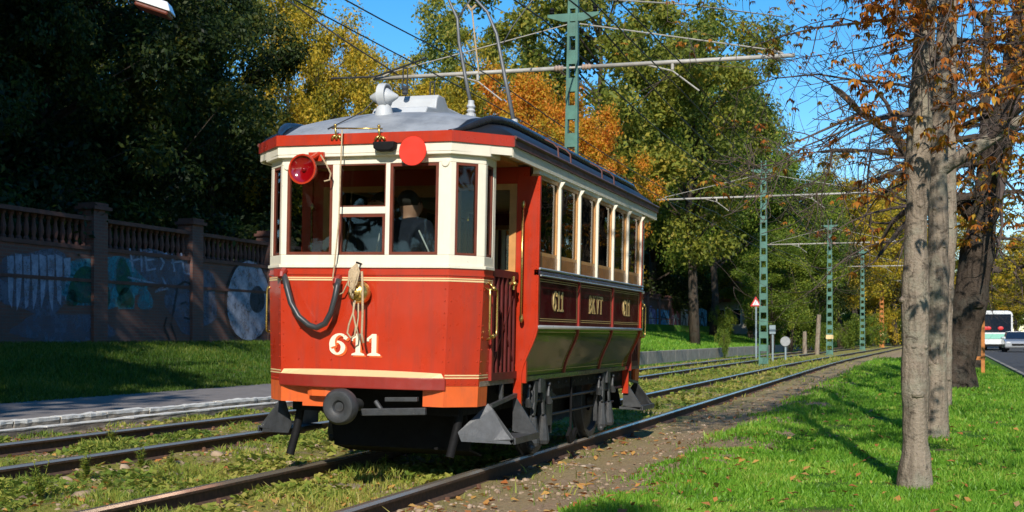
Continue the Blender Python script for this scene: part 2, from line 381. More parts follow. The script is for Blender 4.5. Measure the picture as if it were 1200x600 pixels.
Q = np.stack([idx[:-1,:-1], idx[:-1,1:], idx[1:,1:], idx[1:,:-1]], -1).reshape(-1, 4)
g = link('ground', fast_mesh('ground', np.stack([XXo, YY, ZZ], -1).reshape(-1, 3), Q, M['lawn'], True)); tag(g, kind='structure')
def strip(name, x0, x1, y0, y1, zf, mt, dx=.15, dy=.3, lat=False, follow=True):
    xs = np.linspace(x0, x1, max(2, int((x1-x0)/dx)+1)); ya = [y0]
    while ya[-1] < y1: ya.append(ya[-1]+dy*max(1, ya[-1]/15))
    ya = np.array(ya); X, Y = np.meshgrid(xs, ya); Xo = X+(off(Y) if follow else 0)
    Z = zf(X, Y); idx = np.arange(X.size).reshape(X.shape)
    Q = np.stack([idx[:-1,:-1], idx[:-1,1:], idx[1:,1:], idx[1:,:-1]], -1).reshape(-1, 4)
    o = link(name, fast_mesh(name, np.stack([Xo, Y, Z], -1).reshape(-1, 3), Q, mt, True, {'lat': ((X-x0)/(x1-x0)).ravel()}))
    return tag(o, kind='structure')
rng = np.random.default_rng(3)
def wob(X, Y): return .018*np.sin(X*5.1+np.sin(Y*2.3)*2)+.015*np.sin(Y*4.3+X*2)+.012*np.sin(Y*9.1+X*7.3)
def bedz(X, Y):
    z = -.130+wob(X, Y)*.8
    z = z+.02*sm((X+3.3)/.3)
    z = np.where(X > -2.6, z+.135*sm((X+2.6)/.9)+.02*np.sin(Y*1.9+X*3)*sm((X+2.2)/.4), z)
    z = np.where(X > -1.5, z-.16*sm((X+1.5)/.5), z)
    return z
strip('track_bed', -10.3, -0.95, -3, 230, bedz, M['bed'], lat=True)
def gz(X, Y):   # surface height where plants stand
    xr = X-off(Y)
    return np.where((xr > -10.2) & (xr < -1.0), np.where(xr > -2.1, np.maximum(bedz(xr, Y), gh(X, Y)), bedz(xr, Y)), gh(X, Y))

# platform path and kerbs
strip('platform_path', -13.4, -10.5, -4, 44, lambda X, Y: np.full(X.shape, .047), M['path'], .5, 1.0)
kb = empty('platform_kerb', (-10.4, 10, 0)); tag(kb, 'two step stone kerb with chipped whitewashed edges beside the left hand rails', 'kerb')
rr = random.Random(5)
y = -4.0; up = MB(); lo = MB()
while y < 44:
    l = rr.uniform(.85, 1.15); d = rr.uniform(-.012, .012); e = rr.uniform(-.01, .01)
    up.box(-.15+d, .08+d, y-10, y+l-.02-10, -.12, .050+e, 0); up.box(-.10+d, .085+d, y-10+.002, y+l-.022-10, .018+e, .056+e, 1)
    y += l
y = -4.3
while y < 44:
    l = rr.uniform(1.6, 2.2); e = rr.uniform(-.008, .008)
    lo.box(.081, .25, y-10, y+l-.015-10, -.2, -.042+e, 0); lo.box(.09, .256, y-10+.004, y+l-.02-10, -.05+e, -.034+e, 1)
    y += l
for mb_, nm_ in ((up, 'upper_kerb'), (lo, 'lower_kerb')):
    o = mb_.build(nm_, [M['stone'], M['whitewash']], kb); s_ = o.modifiers.new('s', 'SUBSURF'); s_.subdivision_type = 'SIMPLE'; s_.levels = s_.render_levels = 3
    tx = bpy.data.textures.new('chip', 'CLOUDS'); tx.noise_scale = .12; tx.noise_depth = 3; d_ = o.modifiers.new('d', 'DISPLACE'); d_.texture = tx; d_.strength = .05; d_.mid_level = .5; d_.texture_coords = 'LOCAL'; d_.direction = 'NORMAL'

# far retaining wall
rw = MB()
ya = list(np.arange(44, 123, 3.0))
for a, b in zip(ya[:-1], ya[1:]):
    xa, xb = -11.3+offs(a), -11.3+offs(b); zt = .40+.0*a
    for (p0, p1, top) in (((xa, a), (xb, b), zt),):
        rw.add([(xa-.25, a, -.3), (xa, a+.0, -.3), (xb, b-.03, -.3), (xb-.25, b-.03, -.3), (xa-.25, a, zt), (xa, a, zt), (xb, b-.03, zt), (xb-.25, b-.03, zt)],
               [(0,3,2,1),(4,5,6,7),(0,1,5,4),(1,2,6,5),(2,3,7,6),(3,0,4,7)])
o = rw.build('retaining_wall', M['concrete'], bevel=.02); tag(o, 'low grey weathered concrete wall holding up the grass bank beyond the tram', 'wall')

# road on the right
def roadx(Y): return 2.55+.02*np.clip(np.asarray(Y, float)-31, 0, None)
ra = np.concatenate([np.arange(-20, 60, 4.), np.arange(60, 420, 10.)])
def rstrip(name, a, b, z, mt, kind='structure'):
    V = []; 
    for yy in ra: V += [(float(roadx(yy))+a, yy, z), (float(roadx(yy))+b, yy, z)]
    Q = [(2*i, 2*i+1, 2*i+3, 2*i+2) for i in range(len(ra)-1)]
    o = link(name, fast_mesh(name, V, Q, mt)); return tag(o, kind=kind)
rstrip('road', .12, 9.5, -.08+.03, M['asph'])
km = MB()
for i in range(len(ra)-1):
    a, b = ra[i], ra[i+1]; xa, xb = float(roadx(a)), float(roadx(b))
    km.add([(xa, a, -.3), (xa+.12, a, -.3), (xb+.12, b-.01, -.3), (xb, b-.01, -.3), (xa, a, .03), (xa+.12, a, .03), (xb+.12, b-.01, .03), (xb, b-.01, .03)],
           [(0,3,2,1),(4,5,6,7),(0,1,5,4),(1,2,6,5),(2,3,7,6),(3,0,4,7)])
tag(km.build('road_kerb', M['concrete']), kind='structure')
dm = MB()
for yy in np.arange(20, 200, 9.): 
    x = float(roadx(yy))+4.6; dm.add([(x, yy, -.046), (x+.14, yy, -.046), (x+.2, yy+3, -.046), (x+.06, yy+3, -.046)], [(0,1,2,3)])
tag(dm.build('road_marking', M['paintwhite']), kind='structure')

# ------------------------------------------------------------------ rails
m, t, p = nodes('rail_steel'); g_ = N(t, 'ShaderNodeNewGeometry'); s_ = N(t, 'ShaderNodeSeparateXYZ'); t.links.new(g_.outputs['Normal'], s_.inputs[0])
f_ = ramp(t, [(.35, (0,0,0)), (.55, (1,1,1))], s_.outputs[2])
hh = N(t, 'ShaderNodeTexCoord'); s2 = N(t, 'ShaderNodeSeparateXYZ'); t.links.new(hh.outputs['Object'], s2.inputs[0])
h2 = ramp(t, [(.44, (0,0,0)), (.46, (1,1,1))], N(t, 'ShaderNodeMath', operation='ADD').outputs[0])
add_ = t.nodes[-2] if False else [n for n in t.nodes if n.type == 'MATH'][0]; t.links.new(s2.outputs[2], add_.inputs[0]); add_.inputs[1].default_value = .48
mu = N(t, 'ShaderNodeMath', operation='MULTIPLY'); t.links.new(f_, mu.inputs[0]); t.links.new(h2, mu.inputs[1])
c = mix(t, ramp(t, [(.3, (.045,.028,.02)), (.7, (.12,.065,.04))], noise(t, 25, 6)), (.60,.50,.38), mu.outputs[0])
t.links.new(c, p.inputs['Base Color']); mh = N(t, 'ShaderNodeMath', operation='MULTIPLY'); t.links.new(mu.outputs[0], mh.inputs[0]); mh.inputs[1].default_value = .7; t.links.new(mh.outputs[0], p.inputs['Metallic'])
t.links.new(ramp(t, [(0, (.8,)*3), (1, (.22,)*3)], mu.outputs[0]), p.inputs['Roughness']); M['rail'] = m
def rail(xc, parent, px0):
    prof = [(-.062,-.14),(.062,-.14),(.062,-.128),(.012,-.112),(.010,-.045),(.036,-.036),(.037,-.018),(.022,0),(-.022,0),(-.037,-.018),(-.036,-.036),(-.010,-.045),(-.012,-.112),(-.062,-.128)]
    ya = [-3.0]
    while ya[-1] < 210: ya.append(ya[-1]+max(2, .04*ya[-1]))
    n = len(prof); V = []; Fc = []
    for yy in ya:
        for (a, b) in prof: V.append((xc+offs(yy)+a-px0, yy, b))
    for i in range(len(ya)-1):
        for j in range(n): Fc.append((i*n+j, i*n+(j+1)%n, (i+1)*n+(j+1)%n, (i+1)*n+j))
    mb = MB(); mb.add(V, Fc); return mb.build('rail', M['rail'], parent)
for (a, b, lab, seed) in ((-4.88, -3.38, 'tram track with brown rails under the tram running past the lawn', 1), (-8.71, -7.14, 'empty weedy tram track between the tram and the platform kerb', 2)):
    cx = (a+b)/2; T = empty('tram_track', (cx, 0, 0)); tag(T, lab, 'tram track')
    rail(a, T, cx); rail(b, T, cx); rr = random.Random(seed)
    base = None; base_clips = []
    for k in range(60):
        yy = 3.0+k*.68
        if base is None:
            mb = MB(); mb.box(-1.25, 1.25, -.12, .12, -.20, -.118); base = mb.build('sleeper', M['sleeper'], T, bevel=.012)
            for s_x in (a-cx-.10, a-cx+.10, b-cx-.10, b-cx+.10):
                cm = MB(); cm.lathe([(.034, -.13), (.034, -.105), (.020, -.102), (.020, -.075), (.012, -.07)], 6, (s_x, 0, 0)); cm.box(s_x-.05, s_x+.05, -.05, .05, -.128, -.112)
                cm.build('rail_bolt', M['rust'], base)
            o = base
        else: o = copy_tree(base, T)
        o.location = (rr.uniform(-.05, .05)*0, yy+rr.uniform(-.02, .02), rr.uniform(-.035, .0)-(.015 if yy > 14 else 0)); 

# ------------------------------------------------------------------ scatter stuff
def sample(n, x0, x1, y0, y1, seed, p=1.6):
    r = np.random.default_rng(seed); u = r.random(n)
    Y = (y0**(1-p)+u*(y1**(1-p)-y0**(1-p)))**(1/(1-p)) if p != 1 else y0*(y1/y0)**u
    X = x0+(x1-x0)*r.random(n); return X+off(Y), Y, r
def blades(name, X, Y, Z, h, wd, mt, r, lean=.5):
    n = len(X); a = r.random(n)*2*PI; dx, dy = np.cos(a), np.sin(a); b = r.random(n)*2*PI
    H = h*(.5+r.random(n)); W = wd*(.6+.8*r.random(n)); ln = lean*r.random(n)*H
    P = np.stack([X, Y, Z], -1)
    side = np.stack([dx*W/2, dy*W/2, 0*X], -1); l = np.stack([np.cos(b)*ln, np.sin(b)*ln, 0*X], -1); up = np.stack([0*X, 0*X, H], -1)
    V = np.stack([P-side, P+side, P+side*.7+up*.6+l*.35, P-side*.7+up*.6+l*.35, P+up+l], 1).reshape(-1, 3)
    i = np.arange(n)*5
    T_ = np.concatenate([np.stack([i, i+1, i+2], -1), np.stack([i, i+2, i+3], -1), np.stack([i+3, i+2, i+4], -1)])
    return link(name, fast_mesh(name, V, T_, mt))
def chips(name, X, Y, Z, s, mt, r, tilt=.5):
    n = len(X); a = r.random(n)*2*PI; S = s*(.5+r.random(n)); u = np.stack([np.cos(a), np.sin(a), tilt*(r.random(n)-.3)], -1)*S[:,None]
    v = np.stack([-np.sin(a), np.cos(a), tilt*(r.random(n)-.3)], -1)*S[:,None]*.55; P = np.stack([X, Y, Z], -1)
    fold = np.stack([0*X, 0*X, S*.25], -1)
    V = np.stack([P-u, P-v-u*.2+fold, P+u, P+v-u*.2+fold], 1).reshape(-1, 3); i = np.arange(n)*4
    return link(name, fast_mesh(name, V, np.stack([i, i+1, i+2, i+3], -1), mt))
X, Y, r = sample(280000, -2.3, 2.5, 5.0, 60, 11, 1.9)
xr = X-off(Y); keep = (xr > -2.0+.16*np.sin(Y*1.7)+.10*np.sin(Y*5.3)+.75*(r.random(len(X))**1.6)-.1); X, Y = X[keep], Y[keep]
clump = .72+.35*np.sin(X*3.1+Y*1.3)*np.sin(Y*2.1-X)+.25*np.sin(X*7.3-Y*3.7)*np.sin(Y*5.1+X*2.2)
kp = (clump > .42) | (r.random(len(X)) < .35); X, Y, clump = X[kp], Y[kp], clump[kp]
o = blades('lawn_grass', X, Y, gz(X, Y)-.01, .044*(1+Y/30)*clump, .0065*(1+Y/9), L['blade'], r, .9); tag(o, kind='stuff')
# grass on bank beyond kerb / left
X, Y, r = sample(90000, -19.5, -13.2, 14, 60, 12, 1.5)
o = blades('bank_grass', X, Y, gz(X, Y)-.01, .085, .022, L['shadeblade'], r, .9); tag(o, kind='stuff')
X, Y, r = sample(40000, -19.5, -11.6, 46, 110, 13, 1.3)
o = blades('far_bank_grass', X, Y, gz(X, Y)-.01, .14, .05, L['blade'], r, .9); tag(o, kind='stuff')
# patchy weeds on the track bed
X, Y, r = sample(190000, -10.2, -2.0, 5.0, 70, 14, 1.7)
xr = X-off(Y); den = .5+.5*np.sin(xr*2.1+1.3*np.sin(Y*.8))*np.sin(Y*1.35+xr*1.7)+.3*np.sin(Y*4.1+xr*3)
rl = np.minimum.reduce([np.abs(xr+3.38), np.abs(xr+4.88), np.abs(xr+7.14), np.abs(xr+8.71)])
pr = np.where(xr > -3.3, .05, np.where(xr < -8.8, .5, .75))*np.clip(den, .08, 1)*np.where(rl < .10, .0, 1)*np.where((rl < .2) & (den < .6), .3, 1)
keep = r.random(len(X)) < pr; X, Y, den = X[keep], Y[keep], den[keep]
o = blades('track_weeds', X, Y, gz(X, Y)-.01, (.018+.042*np.clip(den, 0, 1)**2)*(1+Y/40), .0065*(1+Y/10), L['weed'], r, 1.3); tag(o, kind='stuff')
# low ground cover leaves
X, Y, r = sample(90000, -10.2, -3.5, 5.0, 45, 15, 1.8)
xr = X-off(Y); den = np.sin(xr*1.9+2)*np.sin(Y*1.1+xr)+.4*np.sin(Y*3.7+xr*4)+.25
rl = np.minimum.reduce([np.abs(xr+3.38), np.abs(xr+4.88), np.abs(xr+7.14), np.abs(xr+8.71)])
keep = (r.random(len(X)) < np.clip(den, 0.02, 1)) & (rl > .09); X, Y = X[keep], Y[keep]
o = chips('ground_cover', X, Y, gz(X, Y)+.005+.03*r.random(len(X)), .022*(1+Y/20), L['weed'], r, 1.2); tag(o, kind='stuff')
# fallen leaves
X, Y, r = sample(4200, -10.2, -1.4, 5.5, 50, 16, 1.7); o = chips('fallen_leaves', X, Y, gz(X, Y)+.012, .032, L['litter'], r, .8); tag(o, kind='stuff')
X, Y, r = sample(650, -1.8, 2.3, 6, 40, 17, 1.6); o = chips('lawn_leaves', X, Y, gz(X, Y)+.045, .03, L['litter'], r, .8); tag(o, kind='stuff')
# stones
def stones(name, X, Y, Z, s, mt, r):
    base = np.array([(1,0,0),(-1,0,0),(0,1,0),(0,-1,0),(0,0,1),(0,0,-1)], float); fc = np.array([(0,2,4),(2,1,4),(1,3,4),(3,0,4),(2,0,5),(1,2,5),(3,1,5),(0,3,5)])
    # subdivide once
    vs = list(map(tuple, base)); fs = []; cache = {}
    def mid(a, b):
        k = (min(a, b), max(a, b))
        if k not in cache:
            v = (np.array(vs[a])+np.array(vs[b]))/2; v /= np.linalg.norm(v); vs.append(tuple(v)); cache[k] = len(vs)-1
        return cache[k]
    for a, b, c in fc:
        ab, bc, ca = mid(a, b), mid(b, c), mid(c, a); fs += [(a, ab, ca), (ab, b, bc), (ca, bc, c), (ab, bc, ca)]
    B = np.array(vs); fs = np.array(fs); n = len(X); k = len(B)
    S = (s*(.4+r.random(n)**2*1.4))[:, None, None]; V = B[None]*S*(.72+.5*r.random((n, k, 1)))*(np.array([1, .8, .6])*(.7+.5*r.random((n, 1, 3))))
    V = V+np.stack([X, Y, Z], -1)[:, None]; Fa = (fs[None]+(np.arange(n)*k)[:, None, None]).reshape(-1, 3)
    return link(name, fast_mesh(name, V.reshape(-1, 3), Fa, mt))
M['pebble'] = leafmat('pebble', [(.11,.075,.05), (.26,.18,.12), (.38,.28,.19), (.48,.40,.31)], 0, .9)
X, Y, r = sample(10000, -10.2, -2.0, 5.2, 35, 18, 1.9); xr = X
keep = r.random(len(X)) < np.where(X > -3.35, 1, .42); X, Y = X[keep], Y[keep]
o = stones('ballast_stones', X, Y, gz(X, Y), .019, M['pebble'], r); tag(o, kind='stuff')
X, Y, r = sample(90, -7.0, -5.0, 5.6, 12, 19, 1.2); o = stones('ballast_lumps', X, Y, gz(X, Y), .055, M['pebble'], r); tag(o, kind='stuff')
# leafy weeds growing between the rails
def weed(px, py, hgt, seed, lab):
    r = random.Random(seed); p = at(px, py, (CAMH+.12)*F/(py-HY)); T = empty('weed_plant', (p.x, p.y, float(gz(p.x, p.y))))
    st = MB(); lf = MB()
    for k in range(r.randint(5, 8)):
        a = r.uniform(0, 2*PI); H = hgt*r.uniform(.5, 1); l = r.uniform(.1, .4)*H
        tp = Vector((math.cos(a)*l, math.sin(a)*l, H)); st.tube([(0,0,0), tp*.5+Vector((0,0,H*.1)), tp], [.004,.003,.0015], 4)
        for q in range(int(12+H*60)):
            u = r.uniform(.15, 1); c = tp*u; b = r.uniform(0, 2*PI); s = .026*(1.3-u*.6)
            d = Vector((math.cos(b), math.sin(b), r.uniform(-.1, .6))); e = Vector((-math.sin(b), math.cos(b), 0))
            c2 = c+d*s*.6; lf.add([c, c2-e*s*.45, c+d*s*2, c2+e*s*.45], [(0,1,2,3)])
    st.build('stem', L['weed'], T); me = lf.build('leaves', L['weed'], T)
    tag(T, lab, 'weed', 'leafy weeds growing between the rails'); return T
for i, (px, py, h, lab) in enumerate([(48, 583, .34, 'tallest leafy weed left of the near rails at the lower left corner'), (100, 560, .26, 'bushy weed beside the tall weed at lower left'),
      (165, 548, .2, 'weed clump in front of the empty track at left'), (200, 545, .18, 'small weed clump just right of another by the empty track'), (215, 590, .2, 'bright weed beside the near left rail'),
      (12, 560, .2, 'weed at the left edge of the picture beside the rail'), (500, 545, .2, 'weed below the black pipe under the tram front'), (535, 548, .17, 'weed touching the right rail under the tram front'),
      (450, 550, .14, 'low weed between the rails under the tram buffer'), (390, 552, .14, 'low weed beside the left rail under the tram corner'), (130, 520, .16, 'weed between the two rails of the empty track'), (770, 478, .22, 'weed tuft between the rails just behind the tram'), (800, 470, .2, 'weed tuft further behind the tram between its rails')]):
    weed(px, py, h, 40+i, lab)
# ================================================================== TRAM
LEAN = R(1.2)
tram = empty('tram', (-4.13, 8.74, 0), (0, LEAN, 0)); tag(tram, 'old red and cream two axle tram numbered 611 with a red disc on its front', 'tram')
TW = Matrix.Translation((-4.13, 8.74, 0)) @ Matrix.Rotation(LEAN, 4, 'Y'); TI = TW.inverted()
def fp(px, py, y=0.0): return TI @ ray_Y(px, py, 8.74+y)      # photo point on the tram's cross plane y
def sp(px, py, x=1.08): return TI @ ray_X(px, py, -4.13+x)
A, B, Cc = (.715, 0.0), (.925, .20), (.925, .41)
LEN = 6.14; YC0, YC1 = 1.07, 5.07
def outline(sx=1.0, d=0.0, dy=0.0):     # front platform plan, left to right, grown by d
    return [(-Cc[0]*sx-d, Cc[1]), (-B[0]*sx-d, B[1]-d*.4), (-A[0]*sx-d*.4, A[1]-d), (A[0]*sx+d*.4, A[1]-d), (B[0]*sx+d, B[1]-d*.4), (Cc[0]*sx+d, Cc[1])]
def shell(mb, levels, th=.03, m=None, sel=None):
    # levels: list of (z, sx, d)
    k = 6
    for i in range(len(levels)-1):
        (z0, s0, d0), (z1, s1, d1) = levels[i], levels[i+1]
        o0, o1 = outline(s0, d0), outline(s1, d1); i0, i1 = outline(s0, d0-th), outline(s1, d1-th)
        for j in range(k-1):
            if sel and j not in sel: continue
            a, b = j, j+1
            vs = [(*o0[a], z0), (*o0[b], z0), (*o1[b], z1), (*o1[a], z1), (*i0[a], z0), (*i0[b], z0), (*i1[b], z1), (*i1[a], z1)]
            mb.add(vs, [(0,1,2,3), (5,4,7,6), (3,2,6,7), (1,0,4,5), (0,3,7,4), (2,1,5,6)], m)
def mirror(mbf):   # run a builder for both ends: matrix for front is identity; rear is mirrored in y
    return [Matrix(), Matrix.Translation((0, LEN, 0)) @ Matrix.Scale(-1, 4, (0, 1, 0))]
ENDS = mirror(None)
def seglines(mb, z0, z1, sx, d, th, m=None):
    shell(mb, [(z0, sx, d), (z1, sx, d)], th, m)

for e, MX in enumerate(ENDS):
    # lower apron (red sheet metal with rivets)
    mb = MB(MX); lv = [(.705, .968, 0), (1.0, .98, 0), (1.3, .992, 0), (1.60, 1.0, 0)]
    shell(mb, lv, .03)
    seglines(mb, 1.545, 1.56, 1.0, .007, .02)
    if e == 0:
        def riv(x, y, z, nx=0, nyy=-1): mb.ball((x+nx*.001, y, z), .0065, 6, 4)
        for k in range(9):
            z = .80+k*.092; s = .968+.032*(z-.705)/.9
            for q in (-1, 1):
                riv(q*(A[0]*s-.022), -.001, z); riv(q*(A[0]*s+.020), .018, z); riv(q*(B[0]*s-.015), .184, z); riv(q*(B[0]*s+.001), .23, z); riv(q*(B[0]*s+.001), .385, z)
        for k in range(5):
            u = .1+.2*k
            for q in (-1, 1): riv(q*((A[0]*(1-u)+B[0]*u)*.968), .2*u, .722)
        for (px, py) in ((352, 384), (370, 376), (390, 381), (350, 420), (388, 421)): 
            v = fp(px, py); mb.ball((v.x, -.002, v.z), .009, 6, 4)
    mb.build('apron', M['red'], tram, smooth=False)
    mb = MB(MX)
    for z0, z1 in ((1.500, 1.512), (1.518, 1.527)): seglines(mb, z0, z1, .9985, .0025, .002)
    if e == 0:
        for z0, z1 in ((.762, .772), (.782, .792)): shell(mb, [(z0, .970, .0025), (z1, .9705, .0025)], .002, sel=(0, 1, 3, 4))
    mb.build('lining', M['line'], tram)
    # orange skirt
    mb = MB(MX)
    shell(mb, [(.545, .962, 0), (.703, .968, 0)], .03, sel=(0, 1) if e == 0 else (0, 1, 3, 4))
    if e == 0:
        m2 = MB(MX); shell(m2, [(.545, .962, 0), (.703, .968, 0)], .03, sel=(3, 4)); m2.box(.52, .69, -.001, .03, .545, .703); m2.build('skirt', M['orange'], tram)
        mb.box(-.69, -.50, -.001, .03, .545, .703); mb.box(-.50, -.22, -.0012, .029, .515, .703)
        mb.prism([(-.5,.5455),(-.46,.514),(-.5,.514)], 'y', .0, .02)
        # little bulging pocket left of the buffer
        mb.prism([(-.44, .0), (-.43, -.05), (-.38, -.075), (-.26, -.085), (-.16, -.07), (-.12, -.03), (-.12, .0)], 'z', .60, .69)
    else: mb.box(-.69, .69, -.001, .03, .545, .703)
    mb.build('skirt', M['orange'], tram)
    # bowed bumper lip
    def bow(w_, d_, n=16):
        r_ = .07; pts = [(-w_, .0)]
        for i in range(n+1):
            x = -w_+2*w_*i/n; pts.append((x, -d_*(1-(abs(x)/w_)**3.2)-.012))
        pts.append((w_, .0)); return pts
    mb = MB(MX); mb.prism(bow(.705, .12), 'z', .672, .765); mb.build('bumper_lip', M['red2'], tram, bevel=.008)
    mb = MB(MX); P0, P1 = bow(.69, .118), bow(.60, .02)
    n = len(P0); vs = [(x, y_, .7655) for x, y_ in P0]+[(x*.97, y_*.15-.003, .80+.012*(1-(abs(x)/.7)**2)) for x, y_ in P0]
    mb.add(vs, [(i, (i+1) % n, (i+1) % n+n, i+n) for i in range(n)]+[tuple(range(n, 2*n))]); mb.build('lip_lining', M['line'], tram)
    # floor
    mb = MB(MX); mb.prism([(x*.97, y_+.03) for x, y_ in outline()]+[(.9, 1.07), (-.9, 1.07)], 'z', .70, .74); mb.build('platform_floor', M['sleeper'], tram)
    # cream window wall
    zs, zt = 1.60, 2.42
    mb = MB(MX)
    seglines(mb, 1.60, 1.625, 1.0, .014, .05); seglines(mb, 1.625, 1.70, 1.0, 0, .05)
    seglines(mb, 2.405, 2.56, 1.0, 0, .05); seglines(mb, 2.462, 2.548, 1.0, .042, .05)
    def post(x0, x1, z0=1.70, z1=2.405, y0=0.0, y1=.05): mb.box(x0, x1, y0, y1, z0, z1)
    fx = lambda px: fp(px, 240).x
    W = [(336.2, 389.3), (397, 451.5), (456.5, 513.4)]
    X = [tuple(fx(p) for p in q) for q in W]
    ed = [-A[0]+.002] + [v for q in X for v in q] + [A[0]-.002]
    for i in range(0, 8, 2): post(ed[i], ed[i+1])
    mz = fp(420, 246).z; mb.box(X[1][0]+.001, X[1][1]-.001, .004, .046, mz-.03, mz+.025)
    def segM(p, q):   # local frame along plan segment p->q : x along, y inward, origin p
        d = Vector((q[0]-p[0], q[1]-p[1], 0)); l = d.length; d.normalize(); nrm = Vector((-d.y, d.x, 0))
        return Matrix(((d.x, nrm.x, 0, p[0]), (d.y, nrm.y, 0, p[1]), (0, 0, 1, 0), (0, 0, 0, 1))), l
    segs = []
    ol = outline()
    for j, (u0, u1) in ((0, (.14, .80)), (1, (.22, .85)), (3, (.15, .78)), (4, (.20, .86))):
        Mx, l = segM(ol[j], ol[j+1]); segs.append((j, Mx, l, u0, u1)); mb.M = MX @ Mx
        mb.box(0, u0*l, 0, .05, 1.70, 2.405); mb.box(u1*l, l, 0, .05, 1.70, 2.405)
    mb.M = MX
    # little round capital on the corner posts
    for q in (-1, 1): mb.lathe([(.001, -.012), (.03, -.012), (.034, 0), (.034, .02)], 14, (q*(A[0]-.045), 0, 2.40), 'y')
    mb.build('window_wall', M['cream'], tram, bevel=.004)
    # windows
    def window(mx, x0, x1, z0, z1, wd=.022, yy=.004, fm='frame', dep=.034):
        f = MB(mx); f.box(x0, x0+wd, yy, yy+dep, z0, z1); f.box(x1-wd, x1, yy, yy+dep, z0, z1)
        f.box(x0+wd, x1-wd, yy, yy+dep, z0, z0+wd); f.box(x0+wd, x1-wd, yy, yy+dep, z1-wd, z1)
        fr = f.build('window', M[fm], tram)
        gm = MB(mx); gm.box(x0+wd-.003, x1-wd+.003, yy+.014, yy+.018, z0+wd-.003, z1-wd+.003); gm.build('pane', M['glass'], fr); return fr
    window(MX, X[0][0]+.001, X[0][1]-.001, 1.702, 2.403); window(MX, X[2][0]+.001, X[2][1]-.001, 1.702, 2.403)
    window(MX, X[1][0]+.001, X[1][1]-.001, 1.702, mz-.032); window(MX, X[1][0]+.001, X[1][1]-.001, mz+.027, 2.403, .008)
    for j, Mx, l, u0, u1 in segs: window(MX @ Mx, u0*l+.001, u1*l-.001, 1.702, 2.403, .018)
